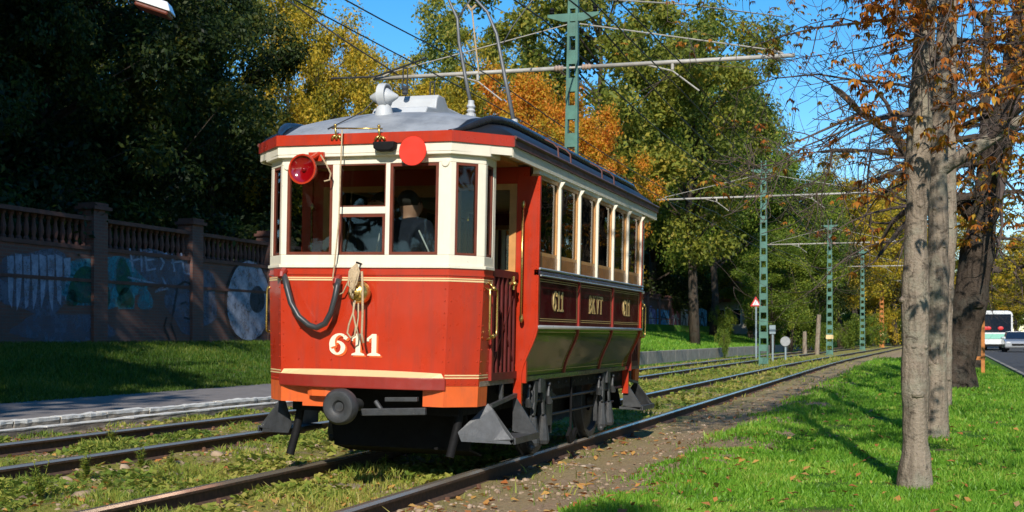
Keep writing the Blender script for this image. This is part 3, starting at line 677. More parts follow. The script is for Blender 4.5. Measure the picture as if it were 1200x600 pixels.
# ---- cabin
ZT = 2.44
def sideprof(z):
    if z >= 1.17: return 1.08
    u = min(1, (1.17-z)/.43); return 1.08-.135*(u*u*(3-2*u))**.9
ZL = [.745, .79, .85, .91, .97, 1.03, 1.09, 1.14, 1.17, 1.25, 1.35, 1.60]
for s in (-1, 1):
    # curved glossy side panels, three above and three below the silver rail
    ribs = [YC0+.02, YC0+1.33, YC0+2.66, YC1-.02]
    for k in range(3):
        y0, y1 = ribs[k], ribs[k+1]
        for nm, zz in (('upper_side_panel', [1.185, 1.3, 1.45, 1.60]), ('lower_side_panel', [.752, .79, .85, .91, .97, 1.03, 1.09, 1.13, 1.155])):
            vs = []; fs = []
            for z in zz: 
                x = s*sideprof(z); vs += [(x, y0, z), (x, y1, z), (x-s*.02, y0, z), (x-s*.02, y1, z)]
            for i in range(len(zz)-1):
                a = 4*i; b = a+4; fs += [(a, a+1, b+1, b), (a+2, b+2, b+3, a+3)]
            a = 4*(len(zz)-1); fs += [(0, 2, 3, 1), (a, a+1, a+3, a+2)]
            mb = MB(); mb.add(vs, fs); pnl = mb.build(nm, M['maroon_reflect2' if nm[0] == 'u' else 'maroon_reflect'], tram, smooth='auto')
            # fine gold lining
            gl = MB()
            def ln(ya, yb, za, zb, t_=.006):
                n = 6
                for q in range(n):
                    z0_, z1_ = za+(zb-za)*q/n, za+(zb-za)*(q+1)/n; yq0, yq1 = ya+(yb-ya)*q/n, ya+(yb-ya)*(q+1)/n
                    if abs(yb-ya) > abs(zb-za):
                        x = s*(sideprof(za)+.0015); x2 = s*(sideprof(za+t_)+.0015); gl.add([(x, yq0, za), (x, yq1, za), (x2, yq1, za+t_), (x2, yq0, za+t_)], [(0,1,2,3)])
                    else:
                        x = s*(sideprof(z0_)+.0015); x2 = s*(sideprof(z1_)+.0015); gl.add([(x, ya, z0_), (x, ya+t_*1.4, z0_), (x2, ya+t_*1.4, z1_), (x2, ya, z1_)], [(0,1,2,3)])
            za, zb = zz[0]+.035, zz[-1]-.03
            for dd in ((0, .018) if nm[0] == 'u' else (0,)):
                ln(y0+.055, y1-.055, za+dd*0, za+dd*0) if False else None
                ln(y0+.05+dd, y1-.05-dd, za+dd, za+dd); ln(y0+.05+dd, y1-.05-dd, zb-dd, zb-dd)
                ln(y0+.05+dd, y0+.05+dd, za+dd, zb-dd); ln(y1-.056-dd, y1-.056-dd, za+dd, zb-dd)
            gl.build('gold_lining', M['gold'], pnl)
            if nm[0] == 'u': 
                if s > 0 : globals().setdefault('PN', []).append(pnl)
    for k, yy in enumerate(ribs):
        w_ = .022
        mb = MB(); n = len(ZL); end = k in (0, 3)
        poly = []
        if end:
            zl = [.44, .55, .66]+ZL[:-1]+[1.6, 2.42]
            ex = lambda z: 1.098 if z > 1.17 else (sideprof(z)+.02 if z > .745 else sideprof(.745)+.02-.0*(.745-z))
            ix = lambda z: ex(z)-(.10 if z > 1.2 else .10-.03*min(1, (1.2-z)/.5))
            poly = [(s*ex(z), z) for z in zl]+[(s*ix(z), z) for z in reversed(zl)]
            yq = yy-.03 if k == 0 else yy-.005
            mb.prism(poly, 'y', yq, yq+.035)
            if s > 0 and k == 0:
                for z in np.arange(.9, 2.4, .028): mb.ball((ex(z)-.018, yq-.001, z), .0045, 5, 4)
            mb.build('corner_board', M['red'], tram)
        else:
            poly = [(s*(sideprof(z)+.016), z) for z in ZL]+[(s*(sideprof(z)-.01), z) for z in reversed(ZL)]
            mb.prism(poly, 'y', yy-w_, yy+w_); mb.build('panel_rib', M['red2'] if k in (1, 2) else M['red'], tram)
    mb = MB(); mb.tube([(s*1.095, YC0, 1.17), (s*1.095, YC1, 1.17)], .016, 8); mb.build('silver_moulding', M['silver'], tram, smooth=True)
    mb = MB(); mb.prism([(s*1.06, 1.60), (s*1.10, 1.60), (s*1.115, 1.625), (s*1.10, 1.645), (s*1.06, 1.645)], 'y', YC0-.01, YC1+.01)
    mb.build('waist_ledge', M['plum'], tram)
    mb = MB(); mb.tube([(s*1.108, YC0-.01, 1.655), (s*1.108, YC1+.01, 1.655)], .010, 6); mb.tube([(s*1.118, YC0-.01, 1.598), (s*1.118, YC1+.01, 1.598)], .008, 6); mb.build('ledge_trim', M['silver'], tram)
    mb = MB(); mb.box(min(s*.93, s*.965), max(s*.93, s*.965), YC0, YC1, .715, .75); mb.build('sole_bar', M['plum'], tram)
    # window side: sill, header, pillars, panes
    b = (YC1-YC0)/6
    mb = MB()
    for k in range(1, 7):
        y1 = YC0+k*b; mb.box(min(s*1.035, s*1.09), max(s*1.035, s*1.09), y1-.036, y1+.0, 1.665, ZT)
        mb.add([(s*1.088, y1-.036, ZT-.02), (s*1.088, y1, ZT-.02), (s*1.088, y1, ZT+.03), (s*1.088, y1-.036, ZT+.03), (s*1.125, y1-.03, ZT+.03), (s*1.125, y1-.006, ZT+.03)], [(0,1,2,3), (0,1,5,4), (0,4,3), (1,2,5), (2,3,4,5)])
    mb.build('side_pillars', M['cream'], tram, bevel=.003) if False else None
    for k in range(1, 7):
        y1 = YC0+k*b; mb = MB(); mb.box(min(s*1.035, s*1.092), max(s*1.035, s*1.092), y1-.034, y1, 1.665, ZT)
        mb.add([(s*1.09, y1-.034, ZT-.05), (s*1.09, y1, ZT-.05), (s*1.09, y1, ZT+.005), (s*1.09, y1-.034, ZT+.005), (s*1.125, y1-.028, ZT+.005), (s*1.125, y1-.006, ZT+.005)], [(3,2,1,0), (0,1,5,4), (0,4,3), (1,2,5), (2,3,4,5)])
        mb.build('side_pillar', M['cream'], tram)
    mb = MB(); mb.box(min(s*1.03, s*1.085), max(s*1.03, s*1.085), YC0, YC1, ZT, 2.56); mb.build('side_header', M['cream'], tram)
    for k in range(6):
        y0, y1 = YC0+k*b, YC0+(k+1)*b
        Mx = Matrix(((0, -1 if s > 0 else 1, 0, s*1.075), (1 if s > 0 else -1, 0, 0, y0 if s > 0 else y1-.034), (0, 0, 1, 0), (0, 0, 0, 1)))
        # local x runs along +/-y, local y inward
        fr = window(Mx, (.0 if s > 0 else .0)+.001, b-.035, 1.77, ZT-.002, .03, .006, 'tan', .05)
        q = MB(Mx); q.box(.001, b-.035, .004, .03, 1.665, 1.769); q.build('sill_panel', M['wood'], tram)
# partitions
for yy, dy_ in ((YC0, 1), (YC1, -1)):
    a, c_ = sorted((yy+dy_*.005, yy+dy_*.04))
    mb = MB(); m3 = MB()
    for s in (-1, 1):
        x0, x1 = sorted((s*.893, s*1.0)); mb.box(x0, x1, a, c_, .70, 2.50)
        pass
    mb.box(-.892, .892, a+.001, c_-.001, 2.36, 2.50)
    mb.build('partition', M['red2'] if yy > 3 else M['red'], tram); [MB().box(*sorted((s*.38, s*.832)), a, c_, .70, 1.60).build('partition_base', M['plum'], tram) for s in (-1, 1)]
    mb = MB(); a2, c2 = a-.012, c_+.012
    for s in (-1, 1):
        for (q0, q1) in ((.832, .892), (.33, .379)):
            x0, x1 = sorted((s*q0, s*q1)); mb.box(x0, x1, a2, c2, .70, 2.36)
        x0, x1 = sorted((s*.379, s*.832)); mb.box(x0, x1, a2, c2, 1.60, 1.64); mb.box(x0, x1, a2, c2, 2.31, 2.36)
    mb.build('door_frame', M['tan'], tram)
    mb = MB(); mb.box(-.33, .33, a+.01, c_-.01, .70, 1.55); mb.box(-.33, -.25, a+.01, c_-.01, 1.55, 2.36); mb.box(.25, .33, a+.01, c_-.01, 1.55, 2.36); mb.box(-.25, .25, a+.01, c_-.01, 2.26, 2.36)
    d_ = mb.build('saloon_door', M['wood'], tram); mb = MB(); mb.box(-.25, .25, a+.018, a+.022, 1.55, 2.26); mb.build('pane', M['glass'], d_)
mb = MB(); mb.box(-.94, .94, YC0+.04, YC1-.04, .705, .74); mb.build('cabin_floor', M['sleeper'], tram)
for s in (-1, 1):
    mb = MB(); x0, x1 = sorted((s*.55, s*.93)); mb.box(x0, x1, YC0+.1, YC1-.1, 1.12, 1.16); x2, x3 = sorted((s*.96, s*1.0)); mb.box(x2, x3, YC0+.1, YC1-.1, 1.2, 1.64)
    x4, x5 = sorted((s*.58, s*.61)); mb.box(x4, x5, YC0+.12, YC1-.12, .742, 1.119); mb.build('bench', M['wood'], tram)
mb = MB(); mb.box(-1.0, 1.0, YC0, YC1, 2.52, 2.54); mb.prism([(x, y_+.05) for x, y_ in outline(.99)]+[(.9, YC0-.002), (-.9, YC0-.002)], 'z', 2.5, 2.53)
mb.prism([(x, LEN-y_-.05) for x, y_ in outline(.99)]+[(.9, YC1+.002), (-.9, YC1+.002)], 'z', 2.5, 2.53)
mb.build('ceiling', M['tan'], tram)
# ---- roof
m, t, pb = nodes('roof_canvas'); tc = N(t, 'ShaderNodeTexCoord'); sx_ = N(t, 'ShaderNodeSeparateXYZ'); t.links.new(tc.outputs['Object'], sx_.inputs[0])
ab = N(t, 'ShaderNodeMath', operation='ABSOLUTE'); t.links.new(sx_.outputs[0], ab.inputs[0])
msk = ramp(t, [(.715, (0,0,0)), (.725, (1,1,1))], ab.outputs[0])
gcol = ramp(t, [(.35, (.20,.215,.235)), (.55, (.33,.35,.375)), (.8, (.42,.43,.44))], noise(t, 2.2, 8, .7))
gcol = mix(t, gcol, (.16,.15,.14), ramp(t, [(.58, (0,0,0)), (.72, (.6,)*3)], noise(t, 7, 6, .7)))
t.links.new(mix(t, gcol, (.012,.012,.014), msk), pb.inputs['Base Color']); pb.inputs['Roughness'].default_value = .5; bumpn(t, pb, noise(t, 9, 6), .3, .02); M['roofmat'] = m
def hw(y):
    yy = min(y+.05, LEN+.05-y)
    return min(1.10, .735+max(0, yy)*1.0)
def arch(u): return .315*max(0, 1-abs(u)**2.3)**.62
def roofz(x, y):
    h = hw(y); yy = max(0, min(y+.05, LEN+.05-y)); g_ = min(1, yy/1.0); g_ = (1-(1-g_)**2.2)
    u = min(1, abs(x)/h); return 2.625+arch(u)*g_+.0
ny_ = [-.05, -.03, 0, .05, .1, .16, .23, .315, .4, .5, .62, .76, .95, 1.2, 1.6, 2.2, 3.0]; ny_ = ny_+[LEN-v for v in reversed(ny_)]
us = [-1, -.985, -.95, -.9, -.84, -.76, -.66, -.55, -.4, -.2, 0, .2, .4, .55, .66, .76, .84, .9, .95, .985, 1]
mb = MB(); V = [(hw(y_)*u, y_, roofz(hw(y_)*u, y_)) for y_ in ny_ for u in us]; k = len(us); b0 = 0
mb.add(V, [])
for i in range(len(ny_)-1):
    for j in range(k-1):
        yc = (ny_[i]+ny_[i+1])/2; uc = abs(us[j]+us[j+1])/2; xc_ = uc*hw(yc)
        yy = min(yc, LEN-yc); lim = .70-.0*yy
        mb.f.append((i*k+j, i*k+j+1, (i+1)*k+j+1, (i+1)*k+j)); mb.mi.append(0)
n0 = len(mb.v); 
for y_ in ny_:
    for sx in (-1, 1): pass
rim = [(hw(y_)*-1, y_) for y_ in ny_]+[(hw(y_), y_) for y_ in reversed(ny_)]
mb.prism(rim, 'z', 2.60, 2.624, 0)
mb.build('roof', [M['roofmat']], tram, smooth='auto')
for s in (-1, 1):   # raised black rim along both sides
    pts = []
    for y_ in [-.03, .0, .05, .12, .22, .36, .55, .8, 1.2, 2, 3, 4, 4.8, 5.3, 5.7]:
        x = .70+.20*min(1, max(0, (y_+.03)/.45))**.6; pts.append((s*x, y_, roofz(x, y_)+.028*min(1, (y_+.1)/.5)))
    mb = MB(); mb.tube(pts, [.012, .016, .022, .03]+[.036]*(len(pts)-5)+[.012], 8); mb.build('roof_rim', M['roofblack'], tram, smooth=True)
    mb = MB()
    for y_ in (1.55, 1.95, 3.1, 3.6): 
        mb.tube([(s*1.11, y_, 2.60), (s*1.10, y_, 2.72), (s*1.06, y_, 2.76), (s*.98, y_, 2.80)], .008, 5)
    mb.build('gutter_bracket', M['brownred'], tram)
# fascia
def roofoutline(d=0): return [(-1.10-d, .315), (-.735-d*.4, -.05-d), (.735+d*.4, -.05-d), (1.10+d, .315)]
for e, MX in enumerate(ENDS):
    for nm, z0, z1, d, mt in (('front_fascia', 2.552, 2.635, .012, 'red'),):
        mb = MB(MX); o_, i_ = roofoutline(d), roofoutline(d-.03)
        for j in range(3):
            a, b = j, j+1
            mb.add([(*o_[a], z0), (*o_[b], z0), (*o_[b], z1), (*o_[a], z1), (*i_[a], z0), (*i_[b], z0), (*i_[b], z1), (*i_[a], z1)], [(0,1,2,3), (5,4,7,6), (3,2,6,7), (1,0,4,5), (0,3,7,4), (2,1,5,6)])
        mb.build(nm, M[mt], tram)
    mb = MB(MX); o_ = roofoutline(-.004); i_ = roofoutline(-.04)
    for j in range(3):
        a, b = j, j+1; z0, z1 = 2.485, 2.551
        mb.add([(*o_[a], z0), (*o_[b], z0), (*o_[b], z1), (*o_[a], z1), (*i_[a], z0), (*i_[b], z0), (*i_[b], z1), (*i_[a], z1)], [(0,1,2,3), (5,4,7,6), (3,2,6,7), (1,0,4,5), (0,3,7,4), (2,1,5,6)])
    mb.prism([(-1.09, .33), (-.73, -.03), (.73, -.03), (1.09, .33), (1.09, YC0), (-1.09, YC0)], 'z', 2.535, 2.549)
    mb.build('eaves_board', M['cream'], tram)
for s in (-1, 1):
    x0, x1 = sorted((s*1.085, s*1.115)); mb = MB(); mb.box(x0, x1, .32, LEN-.32, 2.56, 2.622); mb.tube([(s*1.115, .32, 2.625), (s*1.115, LEN-.32, 2.625)], .016, 6); mb.build('gutter', M['brownred'], tram)
    x0, x1 = sorted((s*1.07, s*1.098)); mb = MB(); mb.box(x0, x1, .33, LEN-.33, 2.475, 2.559); mb.build('side_eaves_board', M['cream'], tram)
# ---- roof equipment
v = fp(450, 136, .45); vx, vy = v.x, .45; vz = roofz(vx, vy)-.05
mb = MB(Matrix.Translation((vx, vy, vz)) @ Matrix.Scale(.84, 4) @ Matrix.Translation((-vx, -vy, -vz))); mb.lathe([(.10, -.03), (.09, .05), (.072, .12), (.045, .15), (.05, .17)], 20, (vx, vy, vz)); 
mb.lathe([(.001, -.155), (.018, -.145), (.06, -.07), (.085, -.035), (.085, .035), (.06, .07), (.018, .14), (.001, .15)], 20, (vx, vy, vz+.22), 'x')
mb.lathe([(.10, -.04), (.115, -.04), (.115, .04), (.10, .04), (.10, -.04)], 24, (vx, vy, vz+.235), 'x', caps=False)
mb.build('torpedo_ventilator', M['roofwhite'], tram, smooth='auto')
mb = MB(Matrix.Translation((0,0,-.08))); zc = 3.02
mb.prism([(.55, 2.95), (.62, 3.03), (.80, 3.05), (.82, 3.13), (.86, 3.17), (1.0, 3.17), (1.08, 3.10), (1.5, 3.10), (1.52, 3.06), (5.2, 3.06), (5.35, 3.0), (5.35, 2.95)], 'x', -.22, .26)
mb.box(-.2, .24, 1.62, 1.95, 3.06, 3.13); mb.box(.05, .3, 2.3, 2.6, 3.06, 3.15); mb.box(.05, .3, 3.4, 3.75, 3.06, 3.14); mb.box(.262, .34, 1.3, 2.6, 2.98, 3.07); mb.box(.262, .40, 3.2, 3.6, 2.93, 3.10); mb.box(.262, .34, 4.1, 4.9, 2.95, 3.03)
mb.build('resistor_casing', M['roofwhite'], tram, bevel=.012)
for (x, y_, h) in ((.0, .75, .2), (.0, 1.35, .2), (.22, 3.0, .14), (.22, 4.2, .14)):
    mb = MB(); mb.tube([(x-.02, y_, 3.1), (x-.02, y_, 3.1+h)], .006, 5); mb.tube([(x+.02, y_, 3.1), (x+.02, y_, 3.1+h)], .006, 5); mb.tube([(x-.02, y_, 3.1+h), (x+.02, y_, 3.1+h)], .006, 5)
    mb.lathe([(.02, 0), (.028, .01), (.02, .03), (.028, .05), (.016, .07)], 10, (x, y_, 3.08)); mb.build('cable_loop', M['iron'], tram)
mb = MB(); q = Vector((vx-.05, .35, roofz(vx, .35))); mb.tube([q+Vector((0,0,.12)), q+Vector((-.08,-.03,.03)), Vector((vx-.25, .15, roofz(vx-.25, .15)+.012)), Vector((vx-.30, .05, roofz(vx-.3, .05)+.01))], .005, 5); mb.build('roof_cable', M['wire'], tram)
# lyre current collector
yl = 2.6
g3 = lambda px, py: fp(px, py, yl)
mb = MB()
Apts = [g3(552, 124), g3(545, 88), g3(538, 50), g3(536, 22), g3(526, 0)]; Bpts = [g3(603, 146), g3(592, 92), g3(582, 40), g3(571, 14), g3(558, 0)]
Apts.append(Apts[-1]+Vector((-.35, 0, .55))); Apts.append(Apts[-1]+Vector((-.3, 0, .25))); Bpts.append(Bpts[-1]+Vector((-.55, 0, .55)))
mb.tube(Apts, [.020, .018, .017, .015, .013, .012, .010], 8); mb.tube(Bpts, [.021, .019, .017, .015, .013, .011], 8)
mb.tube([g3(536, 22), g3(550, 2), g3(556, -8)], .010, 6)
mb.tube([g3(589, 52), g3(600, 32), g3(620, 5), g3(632, -10)], .006, 5)
mb.build('current_collector', M['rod'], tram, smooth=True)
mb = MB(); pp = [g3(553, 10), g3(556, 40), g3(561, 85)]; mb.tube(pp, .008, 6); mb.tube([g3(548, 6), g3(552, 12), g3(558, 6)], .014, 6); mb.build('collector_cord', M['rope'], tram)
mb = MB()
for P in (Apts[0], Bpts[0]): 
    mb.lathe([(.05, -.14), (.05, -.08), (.03, -.07), (.045, -.05), (.03, -.03), (.045, -.01), (.03, .02), (.03, .05)], 12, (P.x, P.y, P.z))
mb.box(Apts[0].x-.06, Bpts[0].x+.06, yl-.04, yl+.04, 3.0, 3.05)
mb.build('collector_base', M['roofwhite'], tram)
# ---- front fittings
# bell cord bracket on fascia
a_, b_ = fp(393, 150, -.09), fp(444, 151, -.09)
mb = MB(); mb.tube([a_+Vector((-.03, 0, .0)), b_+Vector((.03, 0, 0))], .0065, 6)
for P in (a_, b_):
    mb.tube([P+Vector((0, 0, .02)), P+Vector((0, .01, -.05)), P+Vector((0, .03, -.08))], .009, 6); mb.ball(P+Vector((0,0,.02)), .014, 8, 6)
    for dx in (-.04, 0, .04): mb.tube([P+Vector((0, .02, -.05)), P+Vector((dx*.7, .02, -.065)), P+Vector((dx, .025, -.085))], [.008, .012, .013], 6)
mb.build('cord_bracket', M['brass'], tram, smooth=True)
# small black lamp hood
q = fp(452, 172, -.07); mb = MB(); mb.prism([(q.x-.09, q.z+.035), (q.x+.09, q.z+.035), (q.x+.085, q.z-.015), (q.x+.05, q.z-.035), (q.x-.05, q.z-.035), (q.x-.085, q.z-.015)], 'y', -.12, -.046); mb.build('lamp_hood', M['black'], tram, bevel=.01)
# red disc
q = fp(483.5, 177, -.10); mb = MB(); mb.lathe([(.001, -.006), (.108, -.006), (.112, 0), (.108, .006), (.001, .006)], 48, (q.x, -.10, q.z), 'y'); mb.tube([(q.x, -.094, q.z+.02), (q.x, -.045, q.z+.02)], .012, 6); mb.build('signal_disc', M['disc'], tram)
# red lamp
q = fp(356, 198.5, -.2); mb = MB(); mb.lathe([(.04, .14), (.07, .10), (.10, .02), (.117, -.015), (.117, -.03), (.104, -.03), (.10, -.01)], 32, (q.x, -.2, q.z), 'y', caps=False)
mb.tube([(q.x+.03, -.16, q.z+.08), (q.x+.05, -.05, q.z+.14)], .02, 6); mb.box(q.x-.03, q.x+.10, -.07, -.046, q.z+.08, q.z+.15); lm = mb.build('red_headlamp', M['red'], tram, smooth='auto')
mb = MB(); mb.lathe([(.001, .012), (.04, .010), (.08, .0), (.103, -.018)], 32, (q.x, -.2, q.z), 'y', caps=False); mb.lathe([(.001,-.01),(.016,-.006),(.018,.01)], 12, (q.x, -.2, q.z), 'y'); mb.build('lens', M['redlens'], lm, smooth=True)
mb = MB(); mb.tube([(q.x+.10, -.12, q.z+.12), (q.x+.14, -.10, q.z+.05), (q.x+.17, -.08, q.z-.02), (q.x+.16, -.08, q.z-.07), (q.x+.12, -.09, q.z-.08)], .0065, 6); mb.build('lamp_cable', M['rope'], lm)
# ropes down the left of centre
mb = MB()
pts = [fp(401, 152, -.10), fp(399, 200, -.09), fp(397, 260, -.08), fp(393, 300, -.06)]
low = [fp(392, 310, -.05), fp(390, 325, -.04), fp(391.5, 340, -.04), fp(396, 346, -.05), fp(402, 343, -.06), fp(408, 330, -.07), fp(413, 318, -.08), fp(418, 309, -.08)]
mb.tube(pts+low, .006, 6); mb.build('bell_cord', M['rope'], tram, smooth=True)
# brass gong with rope coil
q = fp(420, 343, -.07); mb = MB(); mb.lathe([(.001, -.055), (.03, -.052), (.06, -.04), (.082, -.015), (.09, .015), (.09, .03), (.084, .03)], 28, (q.x, -.07, q.z), 'y', caps=False); mb.lathe([(.025, -.07), (.035, -.065), (.035, -.05), (.02, -.05)], 16, (q.x-.0, -.07, q.z), 'y')
mb.lathe([(.001, -.085), (.014, -.08), (.014, -.05)], 10, (q.x, -.07, q.z), 'y'); mb.tube([(q.x, -.04, q.z), (q.x, 0, q.z)], .02, 8)
mb.build('brass_gong', M['brass'], tram, smooth='auto')
mb = MB(); r_ = random.Random(4)
hk = fp(418, 309, -.09); mb.tube([hk+Vector((0, .09, .0)), hk+Vector((0, .0, .01)), hk], .008, 6, m=1)
for dx, ln in ((-.035, .17), (-.02, .22), (0.0, .2), (.02, .19), (.035, .16), (-.01, .24)):
    a1 = hk+Vector((r_.uniform(-.01, .01), -.06, 0)); mb.tube([hk+Vector((0,0,0)), hk+Vector((dx*1.2, -.04, -.06)), hk+Vector((dx, -.07, -ln)), hk+Vector((dx*.2+.01, -.075, -ln-.03)), hk+Vector((-dx*.6, -.07, -ln+.03)), hk+Vector((-dx, -.04, -.05)), hk], .0065, 6)
pl = lambda L_: [fp(a, b, -.12) for a, b in L_]
mb.tube(pl([(416, 352), (414, 366), (409, 380), (407, 390), (411, 396), (416, 393), (417, 382), (414, 368), (415, 352)]), .0075, 6)
mb.tube(pl([(424, 318), (425, 340), (425, 365), (424, 392), (426, 402)]), .0095, 6); mb.tube(pl([(420, 355), (420, 372), (418, 385), (421, 398)]), .006, 6)
mb.build('coiled_rope', [M['rope'], M['black']], tram, smooth=True)
# rubber hose
mb = MB(); H = [(331, 320, -.02), (334, 326, -.06), (336.5, 338, -.09), (341, 355, -.10), (350, 371, -.10), (362, 381, -.10), (371, 384, -.10), (381, 379, -.10), (388, 366, -.10), (392.5, 349, -.09), (395, 336, -.08), (396.5, 328, -.05)]
mb.tube([fp(a, b, c_) for a, b, c_ in H], .024, 12); mb.build('rubber_hose', M['rubber'], tram, smooth=True)
for (a, b) in ((332, 321), (396, 329)):
    mb = MB(); v = fp(a, b, -.02); mb.tube([v+Vector((0, .02, .03)), v+Vector((0, -.03, .0)), v+Vector((.004, -.04, -.03))], .03, 8)
    if a == 332: mb.box(v.x-.07, v.x-.0, -.05, .0, v.z-.02, v.z+.04)
    mb.build('hose_socket', M['red2'], tram, bevel=.004)
# numbers and letters
gk = [0]
def glyph(mb, ch, P, U, Vv, h, dep, nrm):
    # P lower-left, U along, Vv up, width units in h
    gk[0] = 0
    P, U, Vv, nrm = Vector(P), Vector(U), Vector(Vv), Vector(nrm)
    def poly(pts): 
        gk[0] += 1; nn = nrm*(dep+.00018*gk[0])
        n = len(pts); vs = [P+U*(a*h)+Vv*(b*h) for a, b in pts]; vs2 = [v_+nn for v_ in vs]
        mb.add(vs+vs2, [tuple(range(n)), tuple(range(n, 2*n))]+[(i, (i+1) % n, (i+1) % n+n, i+n) for i in range(n)])
    def st(a, b, c_, d, w_): 
        dx, dy = c_-a, d-b; l = math.hypot(dx, dy); ox, oy = -dy/l*w_/2, dx/l*w_/2; poly([(a+ox, b+oy), (a-ox, b-oy), (c_-ox, d-oy), (c_+ox, d+oy)])
    def arc(cx, cy, rx, ry, t0, t1, w0, w1, n=14):
        for i in range(n):
            ta, tb = R(t0+(t1-t0)*i/n), R(t0+(t1-t0)*(i+1)/n); wa = w0+(w1-w0)*i/n; wb = w0+(w1-w0)*(i+1)/n
            wa *= .55+.75*abs(math.cos(ta)); wb *= .55+.75*abs(math.cos(tb))
            poly([(cx+rx*math.cos(ta), cy+ry*math.sin(ta)), (cx+rx*math.cos(tb), cy+ry*math.sin(tb)), (cx+(rx-wb)*math.cos(tb), cy+(ry-wb)*math.sin(tb)), (cx+(rx-wa)*math.cos(ta), cy+(ry-wa)*math.sin(ta))])
    if ch == '6':
        arc(.34, .33, .34, .33, 0, 360, .15, .15, 22); arc(.44, .50, .44, .50, 62, 200, .13, .20); poly([(.60, .86), (.68, .92), (.80, .80), (.72, .70), (.62, .74)]); return .92
    if ch == '1':
        st(.30, .05, .30, 1.0, .20); poly([(.02, .0), (.58, .0), (.56, .07), (.42, .13), (.18, .13), (.04, .07)]); poly([(.22, 1.0), (.22, .84), (.06, .72), (.0, .80)]); poly([(.0, .66), (.09, .66), (.09, .80), (.0, .80)]); return .68
    if ch == 'B':
        st(.14, 0, .14, 1, .17); arc(.20, .74, .40, .26, -90, 90, .14, .14, 10); arc(.20, .27, .46, .27, -90, 90, .15, .15, 10); st(.0, .03, .3, .03, .06); st(0, .97, .3, .97, .06); return .82
    if ch == 'K':
        st(.14, 0, .14, 1, .17); st(.18, .42, .62, .98, .10); st(.26, .56, .66, .03, .17); st(.0, .03, .3, .03, .06); st(0, .97, .3, .97, .06); st(.48, .97, .78, .97, .06); st(.52, .03, .84, .03, .06); return .96
    if ch == 'V':
        st(.12, 1, .38, .02, .17); st(.38, .02, .64, 1, .09); st(.0, .97, .28, .97, .06); st(.5, .97, .78, .97, .06); return .88
    if ch == 'T':
        st(.36, 0, .36, 1, .17); st(0, .94, .72, .94, .11); st(.03, .76, .03, .95, .07); st(.69, .76, .69, .95, .07); st(.2, .03, .52, .03, .06); return .84
    return .5
def word(s_, P, U, Vv, h, mt, parent, nrm, dep=.003, name='lettering', tr=1.0):
    mb = MB(); x = 0
    for ch in s_: x += glyph(mb, ch, Vector(P)+Vector(U)*(x*h), U, Vv, h, dep, nrm)*tr
    return mb.build(name, mt, parent)
v0 = fp(386.5, 415.5); v1 = fp(449, 417); hgt = fp(420, 391).z-v0.z; 
Uv = Vector((1, 0, -.01)).normalized()
sc = (v1.x-v0.x)/(2.28*hgt)
mb = MB(); x = v0.x
for ch in '611': 
    U_ = Vector((sc, 0, 0)); x += glyph(mb, ch, (x, -.0045, v0.z), U_, (0,0,1), hgt, .003, (0,-1,0))*hgt*sc
mb.build('fleet_number', M['white'], tram)
mb = MB(); x = v0.x+.014
for ch in '611': 
    U_ = Vector((sc, 0, 0)); x += glyph(mb, ch, (x, -.0012, v0.z-.012), U_, (0,0,1), hgt, .002, (0,-1,0))*hgt*sc
mb.build('number_shadow', M['orange'], tram)
for k, s_ in enumerate(('611', 'BKVT', '611')):
    h = .175; wd = (2.28 if k != 1 else 3.5)*h*.9; yc = YC0+.66+1.33*k; 
    word(s_, (1.0815, yc-wd/2, 1.31), (0, .9, 0), (0, 0, 1), h, M['gold'], tram, (1, 0, 0), .002)
    word(s_, (-1.0815, yc+wd/2, 1.31), (0, -.9, 0), (0, 0, 1), h, M['gold'], tram, (-1, 0, 0), .002)
# buffer, coupling bar
q = fp(399.5, 476.5, -.28); mb = MB()
mb.lathe([(.035, -.02), (.05, -.045), (.09, -.06), (.118, -.055), (.137, -.03), (.137, .02), (.12, .04), (.05, .05), (.05, .3)], 36, (q.x, -.28, q.z), 'y')
mb.lathe([(.001, -.005), (.035, -.005), (.036, -.03)], 16, (q.x, -.28, q.z), 'y'); mb.build('buffer', M['iron'], tram, smooth='auto')
mb = MB(); a1, b1 = fp(424, 483, -.12), fp(499, 482, -.12); mb.bar(a1, b1, .04, .055); mb.tube([fp(440, 470, -.1), fp(448, 482, -.12)], .02, 6); mb.bar(fp(452, 468, -.02), fp(490, 468, -.02), .05, .035); mb.build('coupling_bar', M['iron'], tram, bevel=.006)
mb = MB(); mb.lathe([(.05, -.02), (.11, -.02), (.13, .0), (.13, .04), (.05, .05), (.05, .2)], 24, (q.x, LEN+.2, q.z), 'y'); mb.build('buffer', M['iron'], tram)
# underframe and wheels
mb = MB(); mb.box(-.72, .72, .25, LEN-.25, .46, .699); mb.box(-.60, -.52, 1.2, LEN-1.2, .30, .459); mb.box(.52, .60, 1.2, LEN-1.2, .30, .459); mb.box(-.5, .5, 2.5, 3.6, .2, .458); mb.box(-.75, .75, 1.6, 1.7, .3, .455); mb.box(-.75, .75, 4.4, 4.5, .3, .455)
mb.box(.60, .90, 1.15, 5.0, .60, .70); mb.box(-.90, -.60, 1.15, 5.0, .60, .70)
mb.build('underframe', M['black'], tram)
mb = MB(Matrix.Translation((0, .62, -.03))); mb.add([(-.62, .10, .50), (.60, .10, .50), (.66, .05, .20), (-.55, .05, .20), (-.62, .14, .50), (.60, .14, .50), (.66, .09, .20), (-.55, .09, .20)], [(0,1,2,3), (5,4,7,6), (0,3,7,4), (1,5,6,2), (3,2,6,7), (0,4,5,1)])
